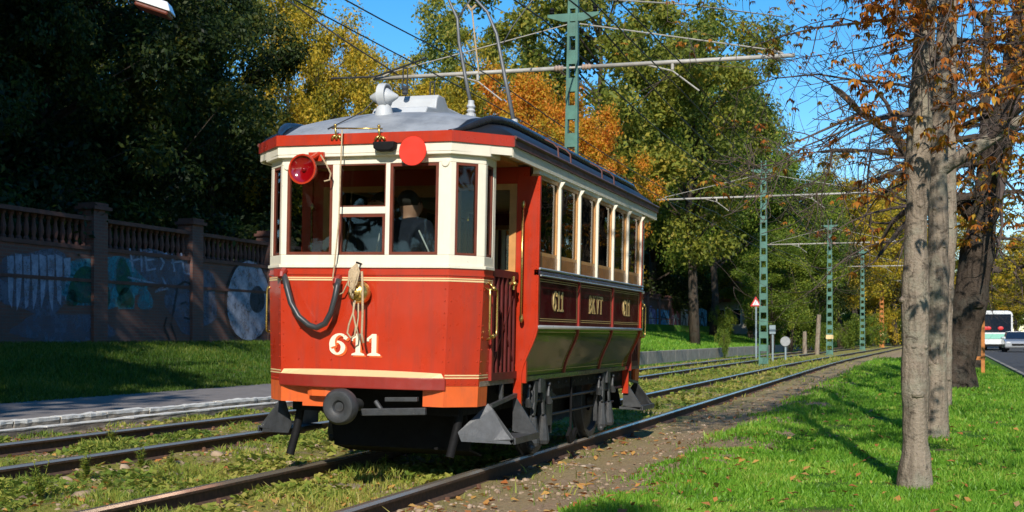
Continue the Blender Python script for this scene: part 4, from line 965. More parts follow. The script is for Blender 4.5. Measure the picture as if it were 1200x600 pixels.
mb.add([(-.55, .05, .20), (.66, .05, .20), (.66, .35, .13), (-.55, .35, .13), (-.55, .05, .18), (.66, .05, .18), (.66, .35, .11), (-.55, .35, .11)], [(0,1,2,3), (4,7,6,5), (0,4,5,1), (1,5,6,2), (2,6,7,3), (3,7,4,0)])
mb.build('lifeguard_tray', M['black'], tram)
mb = MB(); mb.add([(-.62, LEN-.10, .50), (.60, LEN-.10, .50), (.66, LEN-.05, .20), (-.55, LEN-.05, .20), (-.62, LEN-.14, .50), (.60, LEN-.14, .50), (.66, LEN-.09, .20), (-.55, LEN-.09, .20)], [(0,1,2,3), (5,4,7,6), (0,3,7,4), (1,5,6,2), (3,2,6,7), (0,4,5,1)]); mb.build('lifeguard_tray', M['black'], tram)
# the tram leans on its springs, the wheels stand on the rails: undo the lean for them
for yy in (2.05, 4.05):
    for s in (-1, 1):
        mb = MB(Matrix.Rotation(-LEAN, 4, 'Y')); wx = s*.75
        mb.lathe([(.03, s*-.06), (.10, s*-.06), (.11, s*.02), (.30, s*.0), (.33, s*.045), (.385, s*.045), (.388, s*-.03), (.41, s*-.035), (.41, s*-.06), (.33, s*-.06), (.30, s*-.03), (.1, s*-.03)], 36, (wx, yy, .388), 'x')
        mb.lathe([(.06, s*.02), (.06, s*.14), (.05, s*.16), (.001, s*.16)], 16, (wx, yy, .388), 'x', caps=False)
        mb.build('wheel', M['iron'], tram, smooth='auto')
    mb = MB(); mb.tube([(-.75, yy, .388), (.75, yy, .388)], .05, 10); mb.build('axle', M['black'], tram)
# hanging springs and hooks beside each axle
def hanger(yy, s):
    mb = MB(); x = s*.95
    mb.box(x-.02, x+.03, yy-.05, yy+.05, .60, .72)
    for dy_, tilt in ((-.10, -.05), (.12, .03)):
        mb.bar((x, yy+dy_, .70), (x, yy+dy_+tilt*.2, .52), .02, .085, (0, 1, 0)); mb.bar((x, yy+dy_+tilt*.2, .54), (x+s*.01, yy+dy_+tilt-.03, .40), .018, .05, (0, 1, 0))
        mb.lathe([(.018, .40), (.03, .38), (.055, .22), (.06, .17), (.05, .14), (.02, .13)], 10, (x, yy+dy_+tilt, 0)); 
    mb.bar((x-.01, yy-.16, .62), (x-.01, yy-.19, .15), .02, .035, (0, 1, 0)); mb.ball((x, yy-.19, .13), .035, 8, 6)
    mb.build('spring_hanger', M['iron'], tram)
    for dy_ in (-.30, .30):
        mb = MB(); mb.ball((x, yy+dy_, .66), .022, 8, 6); mb.tube([(x, yy+dy_, .64), (x, yy+dy_-.02, .56), (x, yy+dy_+.02, .50)], [.012, .018, .035], 8); mb.ball((x, yy+dy_+.02, .49), .034, 8, 5, (1, 1, .5)); mb.build('brake_hook', M['iron'], tram)
for s in (-1, 1):
    for yy in (1.62, 4.05): hanger(yy, s)
    mb = MB(); mb.tube([(s*.93, 2.75, .70), (s*.93, 2.75, .20)], .012, 6); mb.prism([(2.62, .14), (2.72, .22), (2.78, .12), (2.9, .20), (2.95, .18), (2.86, .08), (2.7, .06)], 'x', s*.92, s*.95); mb.build('track_brake', M['black'], tram)
for s in (-1, 1):
    mb = MB(); x = s*.90
    mb.tube([(x, 1.25, .52), (x, 4.95, .52)], .014, 6); mb.tube([(x-.05*s, 1.4, .36), (x-.05*s, 4.8, .36)], .012, 6)
    for yy in (2.05, 4.05):
        mb.box(min(x-.06, x+.02), max(x-.06, x+.02), yy-.10, yy+.10, .28, .50); mb.box(min(x-.04, x+.0), max(x-.04, x+.0), yy-.16, yy-.11, .2, .66); mb.box(min(x-.04, x), max(x-.04, x), yy+.11, yy+.16, .2, .66)
        for k in range(5): mb.box(min(x-.05, x), max(x-.05, x), yy-.34+.05*k, yy+.34-.05*k, .52+.013*k, .531+.013*k)
    for k in range(14): mb.ball((s*.905, 1.3+k*.27, .66), .013, 6, 4)
    mb.build('axle_guard', M['iron'], tram)
# steps
def step(MX, s):
    mb = MB(MX); 
    xi, xo = s*.88, s*1.16; y0, y1 = .42, 1.06
    # side gussets
    mb.add([(s*.90, y0, .56), (s*.72, y0-.18, .34), (s*.75, y0-.18, .27), (s*1.10, y0, .25), (s*1.12, y0, .29), (s*.94, y0, .52)], [(0,1,2,3,4,5)]); 
    mb.add([(s*.90, y0+.012, .56), (s*.72, y0-.168, .34), (s*.75, y0-.168, .27), (s*1.10, y0+.012, .25), (s*1.12, y0+.012, .29), (s*.94, y0+.012, .52)], [(5,4,3,2,1,0)])
    a = [(s*.90, y1, .62), (s*1.12, y1, .30), (s*1.10, y1, .26), (s*.90, y1, .30)]; mb.add(a+[(p_[0], p_[1]-.012, p_[2]) for p_ in a], [(0,1,2,3), (7,6,5,4), (0,4,5,1), (1,5,6,2), (2,6,7,3), (3,7,4,0)])
    x0, x1 = sorted((s*.86, s*1.12)); mb.box(x0, x1, y0, y1, .255, .285)
    mb.bar((s*.92, y0, .54), (s*.92, y1, .60), .03, .03); mb.bar((s*.90, (y0+y1)/2, .56), (s*.90, (y0+y1)/2, .70), .03, .03)
    x0, x1 = sorted((s*1.112, s*1.135)); mb.box(x0, x1, y0, y1, .25, .30)
    mb.build('step', M['steel'], tram)
for MX in ENDS:
    for s in (-1, 1): step(MX, s)
# sand pipe
mb = MB(); mb.tube([fp(539, 478, .30), fp(536, 500, .28), fp(527, 536, .22)], .034, 12); mb.build('sand_pipe', M['black'], tram, smooth='auto')
mb = MB(); mb.tube([(-.66, .3, .54), (-.68, .25, .3), (-.72, .22, .10)], .034, 12); mb.build('sand_pipe', M['black'], tram, smooth='auto')
# platform gates between the platform side and the saloon
for MX in ENDS:
    for s in (-1, 1):
        g_ = MB(MX); x = s*.91
        for k in range(6):
            y_ = .46+k*.105; a0, a1 = sorted((x-.012, x+.012)); g_.box(a0, a1, y_-.014, y_+.014, .74, 1.58)
        a0, a1 = sorted((x-.016, x+.016)); g_.box(a0, a1, .42, 1.05, 1.56, 1.62); g_.box(a0, a1, .42, 1.05, .74, .80)
        g_.bar((x, .44, .84), (x, 1.02, 1.5), .016, .02); g_.bar((x, .44, 1.5), (x, 1.02, .84), .016, .02)
        gt = g_.build('platform_gate', M['gatered'], tram)
        h_ = MB(MX); h_.tube([(x+s*.03, .80, 1.52), (x+s*.03, .96, 1.52)], .012, 6); h_.tube([(x+s*.03, .88, 1.47), (x+s*.03, .88, 1.58)], .012, 6); h_.ball((x+s*.035, .88, 1.52), .022, 8, 6); h_.tube([(x, .88, 1.52), (x+s*.04, .88, 1.52)], .01, 6); h_.build('latch', M['brass'], gt)
        h_ = MB(MX); xg = s*.965; h_.tube([(s*.925, .24, 1.46), (xg, .24, 1.44), (xg, .235, 1.40), (xg, .235, 1.14), (xg, .24, 1.10), (xg, .255, 1.09), (xg, .385, 1.09), (xg, .40, 1.10), (xg, .405, 1.14), (xg, .405, 1.40), (xg, .40, 1.44), (xg, .385, 1.455), (xg, .255, 1.455), (xg, .24, 1.44)], .0095, 6)
        h_.tube([(s*.925, .32, 1.51), (xg, .32, 1.46)], .012, 6); h_.tube([(s*.915, .32, 1.06), (xg, .32, 1.09)], .012, 6); h_.ball((xg, .32, 1.09), .02, 8, 6); h_.ball((xg, .32, 1.46), .02, 8, 6); h_.build('grab_handle', M['brass'], tram, smooth=True)
        h_ = MB(MX); h_.tube([(s*.97, 1.0, 1.24), (s*.97, 1.0, 2.16)], .010, 8); h_.ball((s*.97, 1.01, 1.24), .02, 8, 6, (1, 1, 2)); h_.ball((s*.97, 1.01, 2.18), .018, 8, 6, (1, 1, 2)); h_.tube([(s*.97, 1.0, 1.24), (s*.97, 1.05, 1.24)], .01, 6); h_.tube([(s*.97, 1.0, 2.16), (s*.97, 1.05, 2.16)], .01, 6); h_.build('grab_rail', M['brass'], tram, smooth=True)
        h_ = MB(MX); a0, a1 = sorted((s*.90, s*.925)); h_.box(a0, a1, .414, .44, 1.602, 2.54); h_.build('door_post', M['cream'], tram); h_ = MB(MX); h_.box(a0, a1, .414, .44, .74, 1.60); h_.build('door_post', M['red2'], tram)
# controller and seat on the platforms
for MX in ENDS:
    mb = MB(MX); v = fp(366, 290, .35); mb.box(v.x-.10, v.x+.10, .28, .5, .74, 1.60); mb.build('controller', M['red'], tram, bevel=.02)
    mb = MB(MX); mb.tube([(-.1, .4, .74), (-.1, .4, 1.66)], .02, 8); mb.lathe([(.09, 0), (.10, .01), (.10, .02), (.09, .03)], 20, (-.1, .4, 1.64), 'z'); mb.ball((-.0, .33, 1.70), .03, 8, 6); mb.build('hand_brake', M['brass'], tram)
    mb = MB(MX); mb.box(.5, .62, .55, .8, 1.55, 1.73); mb.build('fare_box', M['tan'], tram, bevel=.01)

# ================================================================== PEOPLE
def skinmesh(name, pts, edges, radii, mt, parent, sub=2, root=0):
    me = bpy.data.meshes.new(name); me.from_pydata([Vector(p) for p in pts], edges, []); me.update()
    o = bpy.data.objects.new(name, me); C.objects.link(o); o.parent = parent
    o.modifiers.new('skin', 'SKIN').use_smooth_shade = True
    lay = me.skin_vertices[0].data
    for i, r in enumerate(radii): lay[i].radius = (r, r) if not isinstance(r, tuple) else r
    for i in range(len(pts)): lay[i].use_root = (i == root)
    s_ = o.modifiers.new('sub', 'SUBSURF'); s_.levels = sub; s_.render_levels = sub
    me.materials.append(mt); return o
def person(loc, rz, lab, jacket, lean=0.0, arm_pose=0):
    T = empty('person', loc, (0, 0, rz)); tag(T, lab, 'person')
    # faces -y; standing 1.68 m
    l = lean
    P = [(0,0,.92), (0,0,1.05), (0,-.02*l,1.22), (0,-.04*l,1.36), (0,-.05*l,1.45), (0,-.06*l,1.485), (0,-.075*l-.01,1.56), (0,-.08*l,1.625),
         (-.17,-.04*l,1.37), (-.24,-.10,1.14), (-.22,-.30,1.03), (.17,-.04*l,1.37), (.26,-.08,1.13), (.25,-.30,1.02),
         (-.10,0,.86), (-.11,-.02,.48), (-.11,.02,.09), (-.11,-.13,.04), (.10,0,.86), (.11,-.02,.48), (.11,.02,.09), (.11,-.13,.04),
         (-.21,-.385,1.01), (.24,-.385,1.0)]
    E = [(0,1),(1,2),(2,3),(3,4),(4,5),(5,6),(6,7),(3,8),(8,9),(9,10),(3,11),(11,12),(12,13),(0,14),(14,15),(15,16),(16,17),(0,18),(18,19),(19,20),(20,21),(10,22),(13,23)]
    Rr = [.13,.12,.13,.12,.062,.066,.105,.098,.06,.045,.032,.06,.045,.032,.085,.06,.042,.035,.085,.06,.042,.035,(.036,.018),(.036,.018)]
    body = skinmesh('body', P, E, Rr, M['skin'], T)
    # fingers
    for hx, s in ((-.21, 1), (.24, -1)):
        for k, (dx, ln) in enumerate(((-.03, .065), (-.01, .08), (.01, .075), (.03, .06))):
            base = Vector((hx+dx, -.39, 1.005)); f_ = skinmesh('finger', [base, base+Vector((0, -ln*.5, -.005)), base+Vector((0, -ln*.8, -.03))], [(0,1),(1,2)], [.010,.009,.007], M['skin'], body, 1)
        base = Vector((hx+s*.03, -.36, 1.01)); skinmesh('thumb', [base, base+Vector((s*.025, -.03, -.01)), base+Vector((s*.025, -.06, -.025))], [(0,1),(1,2)], [.011,.010,.008], M['skin'], body, 1)
    # face
    hc = Vector((0, -.08*l-.005, 1.59))
    mb = MB(); mb.ball(hc+Vector((0, -.088, -.005)), .014, 8, 6, (.8, 1.2, 1.6)); 
    for s in (-1, 1): mb.ball(hc+Vector((s*.088, .01, -.0)), .02, 8, 6, (.4, .8, 1.3))
    mb.build('face_features', M['skin'], T, smooth=True)
    mb = MB()
    for s in (-1, 1): mb.ball(hc+Vector((s*.032, -.078, .02)), .011, 8, 6)
    mb.box(hc.x-.022, hc.x+.022, hc.y-.084, hc.y-.078, hc.z-.048, hc.z-.042); mb.build('eyes_and_mouth', M['frame'], T)
    hm = skinmesh('hair', [hc+Vector((0, .036, -.05)), hc+Vector((0, .026, .04)), hc+Vector((0, -.022, .070))], [(0,1),(1,2)], [(.104,.108),.112,.085], M['hair'], T)
    J = [P[0], P[1], P[2], P[3], (0, P[4][1], 1.495), P[8], P[9], P[10], P[11], P[12], P[13]]
    skinmesh('jacket', J, [(0,1),(1,2),(2,3),(3,4),(3,5),(5,6),(6,7),(3,8),(8,9),(9,10)], [.175,.17,.18,.175,.098,.105,.085,.062,.105,.085,.062], jacket, T)
    TR = [P[0], P[14], P[15], (-.11,.02,.1), P[18], P[19], (.11,.02,.1)]
    skinmesh('trousers', TR, [(0,1),(1,2),(2,3),(0,4),(4,5),(5,6)], [.15,.105,.08,.065,.105,.08,.065], M['trouser'], T)
    mb = MB()
    for s in (-1, 1): mb.ball((s*.11, -.05, .04), .055, 10, 6, (.8, 2.1, .75))
    mb.build('shoes', M['black'], T, smooth=True)
    return T
hd = ray_Y(473.5, 237, 8.74+.36)
dr = person((hd.x, hd.y, hd.z-1.60), R(158), 'man in navy jacket with white sleeve piping, back turned behind the tram front window', M['navy'], 1.0)
mb = MB()
for s in (1,): 
    pts = [(.17*s+.05*s, .055, 1.36), (.24*s+.045, .03, 1.22), (.30*s, -.03, 1.10), (.30*s, -.14, 1.04), (.28*s, -.26, 1.01)]
    mb.tube(pts, .007, 5)
    mb.tube([(-p_[0], p_[1], p_[2]) for p_ in pts], .007, 5)
mb.build('piping', M['stripe'], dr)
p2_ = ray_Y(444, 238, 8.74+.92)
person((p2_.x, p2_.y, p2_.z-1.60), R(-20), 'second man in dark jacket almost hidden behind a window post of the tram', M['navy'], 0.0)
# ================================================================== OVERHEAD POLES
def pole(X, Y, H, zc, armL, armR, wd, colr, lab, base=-.1, arm='pipe', cap=True):
    T = empty('catenary_pole', (X, Y, base), (0, R(.8) if Y < 30 else 0, 0)); tag(T, lab, 'pole', 'lattice overhead line poles between the tracks')
    h = H-base; mb = MB()
    for s in (-1, 1):
        mb.add([(s*wd/2, -.06, 0), (s*(wd/2-.055), -.06, 0), (s*(wd/2-.055), .06, 0), (s*wd/2, .06, 0), (s*wd*.28, -.05, h), (s*(wd*.28-.045), -.05, h), (s*(wd*.28-.045), .05, h), (s*wd*.28, .05, h)],
               [(0,1,2,3), (7,6,5,4), (0,4,5,1), (1,5,6,2), (2,6,7,3), (3,7,4,0)])
    z = .05
    while z < h-.2:
        f_ = z/h; hw_ = (wd/2)*(1-f_)+wd*.28*f_-.04; 
        mb.box(-hw_, hw_, -.058, -.045, z, z+.26); mb.box(-hw_, hw_, .045, .058, z, z+.26); z += .52
    mb.box(-wd*.6, wd*.6, -.2, .2, -.25, .02)
    mb.build('mast', M[colr], T)
    if cap:
        c_ = MB(); zq = h-.42; c_.prism([(-.5, zq+.02), (-.2, zq-.08), (.2, zq-.08), (.5, zq+.02), (.5, zq+.07), (-.5, zq+.07)], 'y', -.03, .03)
        c_.build('cross_arm', M[colr], T)
        for s in (-1, 1): 
            i_ = MB(); i_.lathe([(.02, 0), (.05, .03), (.03, .06), (.05, .09), (.03, .13)], 10, (s*.42, 0, zq+.07)); i_.build('insulator', M['black'], T)
    za = zc-base; a_ = MB(); a_.tube([(-armL, 0, za), (-.35, 0, za)], .04, 10); a_.tube([(.35, 0, za), (armR, 0, za)], .04, 10); a_.tube([(-.35, 0, za), (.35, 0, za)], .025, 8); a_.build('bracket_arm', M[arm], T, smooth=True)
    for s in (-1, 1): i_ = MB(); i_.lathe([(.04, .18), (.065, .20), (.045, .23), (.065, .26), (.045, .29), (.065, .32), (.04, .36)] if s > 0 else [(.04, -.18), (.065, -.20), (.045, -.23), (.065, -.26), (.045, -.29), (.065, -.32), (.04, -.36)], 10, (0, 0, za), 'x'); i_.build('insulator_stack', M['porcelain'], T, smooth='auto')
    w_ = MB()
    if cap:
        w_.tube([(.12, 0, h-.55), (armR*.9, 0, za+.12)], .012, 5); w_.tube([(-.12, 0, h-.55), (-armL*.9, 0, za+.12)], .012, 5); w_.tube([(armR*.9, 0, za+.12), (armR*.95, 0, za+.04)], .02, 5); w_.tube([(-armL*.9, 0, za+.12), (-armL*.95, 0, za+.04)], .02, 5)
        w_.build('stay', M['lightwire'], T)
    for xx in (-1.9, 1.9):
        k_ = MB(); k_.tube([(xx, 0, za), (xx, 0, za-.14)], .03, 8); k_.tube([(xx-.5, 0, za-.02), (xx, 0, za-.16), (xx+.5, 0, za-.55)], .014, 5); k_.build('wire_hanger', M['pipe'], T)
    return T
pole(-6.3, 22.5, 7.5, 6.13, 4.1, 4.1, .34, 'green', 'nearest green lattice pole rising just behind the tram roof')
pole(-6.0, 50.7, 8.17, 6.73, 4.4, 4.4, .38, 'green', 'second green lattice pole standing alone right of the tram with a dark foot')
pole(-6.03+offs(80), 80, 8.4, 6.9, 3.9, 4.2, .42, 'green', 'third lattice pole along the track with a pale band near its foot')
pole(-6.03+offs(109), 109, 8.6, 7.0, 3.9, 4.2, .44, 'green', 'fourth green lattice pole between the banded pole and the orange pole')
pole(-6.03+offs(138), 138, 8.7, 7.0, 3.9, 4.2, .50, 'rusty', 'orange lattice pole beyond the green ones', cap=False)
pole(-6.03+offs(168), 168, 8.8, 7.0, 3.9, 4.2, .50, 'ygreen', 'farthest yellow green lattice pole beside the near tree trunk', cap=False)
mb = MB(); o = None
o = bpy.data.objects; 
bm_ = MB(); bm_.box(-.22, .22, -.07, .07, 1.0, 1.25); b3 = bm_.build('number_plate', M['line'], [x for x in bpy.data.objects if x.get('label', '').startswith('third lattice')][0])
b5 = MB().box(-.24, .24, -.07, .07, 1.3, 1.5).build('number_plate', M['line'], [x for x in bpy.data.objects if x.get('label', '').startswith('orange lattice')][0])
# wires
def wire(X, z, lab, mt='wire', r=.011, y0=-6, y1=168, sag=.25):
    ps = [22.5-29*1, 22.5, 50.7, 80, 109, 138, 168]; pts = []
    for a, b in zip(ps[:-1], ps[1:]):
        for k in range(6):
            u = k/6; yy = a+(b-a)*u; pts.append((X+offs(yy), yy, z-sag*4*u*(1-u)))
    pts.append((X+offs(168), 168, z)); m_ = MB(); m_.tube(pts, r, 5); tag(m_.build('overhead_wire', M[mt]), lab, 'wire', 'overhead wires along the tracks')
wire(-4.13, 5.55, 'trolley wire running above the tram, lowest of the wires on the near track', sag=.05)
wire(-7.93, 5.60, 'trolley wire above the empty track, behind the tram roof', sag=.05)
wire(-4.13, 6.05, 'upper carrying wire above the tram', r=.012)
wire(-6.75, 7.05, 'thick feeder cable on the left insulators of the poles', r=.016, sag=.4)
wire(-5.85, 7.05, 'thick feeder cable on the right insulators of the poles', r=.016, sag=.4)
wire(-7.93, 6.12, 'upper carrying wire above the empty track', r=.012)
m_ = MB(); m_.tube([at(690, -2, 19), at(800, 5, 20), at(920, 20, 24)], .012, 5); tag(m_.build('overhead_wire', M['lightwire']), 'pale span wire crossing the sky at the top beside the near pole', 'wire', 'overhead wires along the tracks')
# drooping dark feeder at the left behind the pole
m_ = MB(); m_.tube([at(330, -5, 24), at(400, 45, 24), at(470, 90, 24.5)], .016, 5); m_.tube([at(388, 92, 24.5), at(440, 90, 24.5), at(500, 68, 24)], .02, 5)
tag(m_.build('overhead_wire', M['wire']), 'dark tangled span cable at the left end of the nearest bracket arm', 'wire', 'overhead wires along the tracks')

# ================================================================== BOUNDARY WALL
WX = -20.0
wl = empty('boundary_wall', (WX, 26, .5)); tag(wl, 'long brick boundary wall with piers and terracotta balusters covered in graffiti', 'wall')
PY = [26.4+4.42*k for k in range(-2, 21)]
def gbase(y): return (.75 if y < 24 else 1.1)
for i, y0 in enumerate(PY):
    pm = MB(); pm.box(-.12, .38, -.28, .28, -.8, 3.75); pm.box(-.09, .41, -.30, .30, -.7, .4)
    p_ = pm.build('pier', M['brick'], wl, loc=(0, y0-26, 0)); pc = MB(); pc.box(-.16, .46, -.36, .36, 3.752, 3.84); pc.box(-.10, .40, -.28, .28, 3.84, 3.93); pc.build('pier_cap', M['brickdark'], p_)
    if i < len(PY)-1:
        y1 = PY[i+1]; a, b = y0+.282-26, y1-.282-26
        q = MB(); q.box(0, .28, a, b, -.8, 2.72); q.build('wall_panel', M['brick'], wl)
        q = MB(); q.box(-.02, .32, a, b, 2.722, 2.82); q.box(-.03, .32, a, b, 3.46, 3.56); q.box(.275, .31, a, b, 1.92, 2.0)
        q.build('coping', M['brickdark'], wl)
        if y0 < 60:
            q = MB(); n = 15
            for k in range(n):
                yy = a+(b-a)*(k+.5)/n; q.lathe([(.07, 2.82), (.07, 2.87), (.04, 2.92), (.075, 3.08), (.045, 3.26), (.04, 3.36), (.07, 3.40), (.07, 3.46)], 8, (.14, yy, 0))
            q.build('balustrade', M['brickdark'], wl)
        else:
            q = MB(); q.box(.05, .22, a, b, 2.82, 3.46); q.build('balustrade', M['brickdark'], wl)
# graffiti on the wall face (x = WX+.28)
def gp(px, py): 
    v = ray_X(px, py, WX+.29); return (v.y-26, v.z-.5)
GI = [0]
def spray(polys, key, lab):
    q = MB(); GI[0] += 1; zz = .286+.0012*GI[0]
    for P in polys: 
        P = [gp(*p) for p in P]; n = len(P)
        q.add([(zz, a, b) for a, b in P], [tuple(range(n))])
    o = q.build('graffiti', GC[key], wl); return tag(o, lab)
def strokes(L_, w_):
    out = []
    for S in L_:
        for (a, b), (c_, d) in zip(S[:-1], S[1:]):
            l = math.hypot(c_-a, d-b) or 1; ox, oy = -(d-b)/l*w_/2, (c_-a)/l*w_/2; ex, ey = (c_-a)/l*w_*.3, (d-b)/l*w_*.3
            out.append([(a+ox-ex, b+oy-ey), (a-ox-ex, b-oy-ey), (c_-ox+ex, d-oy+ey), (c_+ox+ex, d+oy+ey)])
    return out
def blob(cx, cy, rx, ry, n=20, wv=.12, k=3, ph=0): return [(cx+rx*(1+wv*math.sin(k*t+ph))*math.cos(t), cy+ry*(1+wv*math.sin(k*t+ph))*math.sin(t)) for t in [2*PI*i/n for i in range(n)]]
rg = random.Random(12)
for (cx, cy, rx, ry, key) in ((45, 330, 50, 38, 'grey'), (75, 385, 60, 18, 'grey'), (180, 315, 40, 22, 'grey'), (225, 350, 30, 40, 'grey'), (120, 330, 50, 30, 'teal')):
    spray([blob(cx, cy, rx, ry, 26, .10, 5, cx)], key, 'faded patch of over-sprayed paint')
spray([[(8+i*9.5, 300+rg.uniform(-3, 3)), (16+i*9.5, 299+rg.uniform(-3, 3)), (16+i*9.5, 322), (14+i*9.5, 345+rg.uniform(0, 25)), (10+i*9.5, 350+rg.uniform(0, 18)), (9+i*9.5, 322)] for i in range(8)], 'white', 'dripping white block letters')
spray(strokes([[(p[0], p[1]) for p in blob(100, 335, 22, 24)]+[blob(100, 335, 22, 24)[0]], [(110, 300), (113, 297), (118, 315)], [(135, 302), (131, 330), (140, 360), (155, 360), (157, 340)]], 4), 'teal', 'teal outline of green bubble letters')
spray([blob(100, 336, 20, 22), blob(113, 310, 5, 14), blob(84, 350, 7, 10), blob(122, 345, 7, 17)], 'green', 'green bubble letters')
spray([blob(144, 325, 9, 22, ph=1), blob(147, 350, 10, 12)], 'green', 'green bubble letters beside the pier')
spray(strokes([[(152, 292), (156, 318)], [(152, 306), (165, 303)], [(165, 292), (166, 318)], [(178, 295), (170, 297), (172, 317), (182, 315)], [(170, 305), (180, 304)], [(195, 297), (187, 300), (192, 308), (188, 316)], [(201, 298), (204, 318)], [(201, 308), (214, 306)], [(212, 297), (216, 320), (228, 322)], [(150, 325), (180, 332), (192, 335), (182, 342), (196, 338), (190, 325)]], 2.2), 'white', 'white scribbled tag')
spray(strokes([[(207, 400), (200, 380), (203, 365), (208, 335), (216, 330), (226, 334), (230, 350), (231, 380), (225, 400)], [(195, 372), (192, 382), (198, 398)], [(212, 356), (218, 354)], [(223, 355), (228, 353)], [(216, 372), (222, 374)]], 2.2), 'black', 'black outline of a plain round face')
spray([blob(170, 352, 9, 12)], 'teal', 'pale teal patch')
spray([blob(290, 353, 28, 50, wv=.02)], 'black', 'black rim of the white oval'); spray([blob(291, 353, 25.5, 47, wv=.02)], 'white', 'large white oval'); spray([blob(301, 351, 9, 16, wv=.02)], 'black', 'black pupil in the white oval')
for k, (x0, x1, key) in enumerate(((757, 768, 'violet'), (769, 786, 'blue'), (786, 797, 'pink'), (797, 806, 'pale'), (806, 815, 'teal'), (817, 828, 'blue'))):
    spray([[(x0, 388), (x0+1, 362), ((x0+x1)/2, 358+3*(k % 2)), (x1, 364), (x1, 387), ((x0+x1)/2, 380)], ], key, None); spray(strokes([[(x0+2, 385), ((x0+x1)/2, 366), (x1-2, 384)], [(x0+2, 370), (x1-2, 374)]], 1.3), 'black' if k % 2 else 'pale', None)
# pale house behind the wall at left
def house(loc, w_, d_, h, lab, wallm='plaster', roofh=2.5, rows=2, cols=4):
    T = empty('house', loc); tag(T, lab, 'house')
    q = MB(); q.box(0, w_, 0, d_, 0, h); wb = q.build('walls', M[wallm], T)
    q = MB(); q.prism([(-.5, h+.01), (w_+.5, h+.01), (w_/2, h+roofh)], 'y', -.5, d_+.5); rf = q.build('roof', M['terracotta'], T); q = MB(); q.box(w_*.62, w_*.62+.7, 1.2, 1.9, h+.3, h+roofh+.5); q.box(w_*.62-.08, w_*.62+.78, 1.12, 1.98, h+roofh+.5, h+roofh+.62); q.build('chimney', M['plaster'], rf)
    for r0 in range(rows):
        for k in range(cols):
            for side in (0, 1):
                if side == 0:
                    xx = w_*(k+.5)/cols-.5; zz = 1.1+r0*3.0; q = MB(); q.box(xx-.08, xx+1.08, -.06, .02, zz-.08, zz+1.58); f_ = q.build('window', M['cream'], T); q = MB(); q.box(xx, xx+1, -.075, -.062, zz, zz+1.5); q.build('pane', M['carglass'], f_)
                else:
                    yy = d_*(k+.5)/cols-.5; zz = 1.1+r0*3.0; q = MB(); q.box(w_-.02, w_+.06, yy-.08, yy+1.08, zz-.08, zz+1.58); f_ = q.build('window', M['cream'], T); q = MB(); q.box(w_+.062, w_+.075, yy, yy+1, zz, zz+1.5); q.build('pane', M['carglass'], f_)
    return T
house((-45, 30, 2), 10, 16, 7, 'pale house half hidden in shade behind the wall and trees at the left')
h2 = at(862, 375, 128); house((h2.x-2.5, h2.y, 1.2), 5, 6, 3.4, 'small pinkish house glimpsed behind the bank beyond the far graffiti wall', roofh=2.2, rows=1, cols=3)
# hooded street lamp top left
q = at(181, 10, 19); T = empty('street_lamp', q); tag(T, 'street lamp with white hood hanging at the top left corner', 'street lamp')
mq = MB(); mq.add([(-.30, -.2, .0), (.30, -.2, .0), (.30, .2, .0), (-.30, .2, .0), (-.2, -.14, .14), (.2, -.14, .14), (.2, .14, .14), (-.2, .14, .14)], [(0,3,2,1), (4,5,6,7), (0,1,5,4), (1,2,6,5), (2,3,7,6), (3,0,4,7)]); T.rotation_euler = (0, R(18), R(20))
mq.build('hood', M['carwhite'], T, bevel=.02); mq = MB(); mq.box(-.27, .27, -.17, .17, -.07, -.001); mq.build('lens', M['frame'], T, bevel=.03)
mq = MB(); mq.tube([(-.0, 0, .14), (-.15, 0, .45), (-1.4, 0, 1.0), (-3.2, 0, .9)], .03, 8); mq.tube([(-3.2, 0, 1.2), (-3.2, 0, -8)], .07, 8); mq.build('lamp_arm', M['black'], T)

# ================================================================== SIGNS, STAKES
def signpost(px, py, Z, h, kind, lab):
    b = at(px, py, Z); zg = float(gz(b.x, b.y)); T = empty('road_sign', (b.x, b.y, zg)); tag(T, lab, 'sign')
    q = MB(); q.tube([(0, 0, -.1), (0, 0, h)], .045, 8); q.build('post', M['signblue'], T)
    q = MB()
    if kind == 'round': q.lathe([(.001, -.02), (.24, -.02), (.25, 0), (.24, .02), (.001, .02)], 24, (0, -.08, h-.1), 'y'); q.build('plate', M['signgrey'], T)
    if kind == 'tri':
        q.prism([(-.3, h-.1), (.3, h-.1), (0, h+.42)], 'y', -.08, -.05); q.build('plate', M['signred'], T); q = MB(); q.prism([(-.19, h-.04), (.19, h-.04), (0, h+.29)], 'y', -.09, -.081); q.build('plate_face', M['carwhite'], T)
    if kind == 'rect': q.box(-.14, .14, -.09, -.06, h-.4, h); q.build('plate', M['signblue'], T)
signpost(920.5, 391, 62, 1.05, 'round', 'short post with round grey plate seen from behind on the bank')
signpost(905.5, 392, 58, 1.7, 'rect', 'blue grey sign post left of the round plate on the bank')
signpost(886, 386, 66, 2.9, 'tri', 'red bordered triangular warning sign behind the second lattice pole')
for (px, Z, h, lab) in ((957, 80, 2.6, 'leaning pale wooden post at the foot of the dark trees'), (943, 84, 1.5, 'shorter wooden post left of the leaning one')):
    b = at(px, 391, Z); q = MB(); q.tube([(0, 0, -.2), (.15 if px > 950 else 0, 0, h)], [.16, .13], 8); tag(q.build('wooden_post', M['bark'], loc=(b.x, b.y, float(gz(b.x, b.y)))), lab, 'post')
b = at(1145, 430, 36); T = empty('tree_guard', (b.x, b.y, -.02)); tag(T, 'rusty orange stake frame of a young tree on the verge behind the big trunk', 'tree guard')
for dx in (-.16, .16): MB().box(dx-.05, dx+.05, -.05, .05, 0, 1.75).build('stake', M['rusty'], T)
MB().box(-.22, .22, -.03, .03, .40, .50).build('crosspiece', M['rusty'], T)
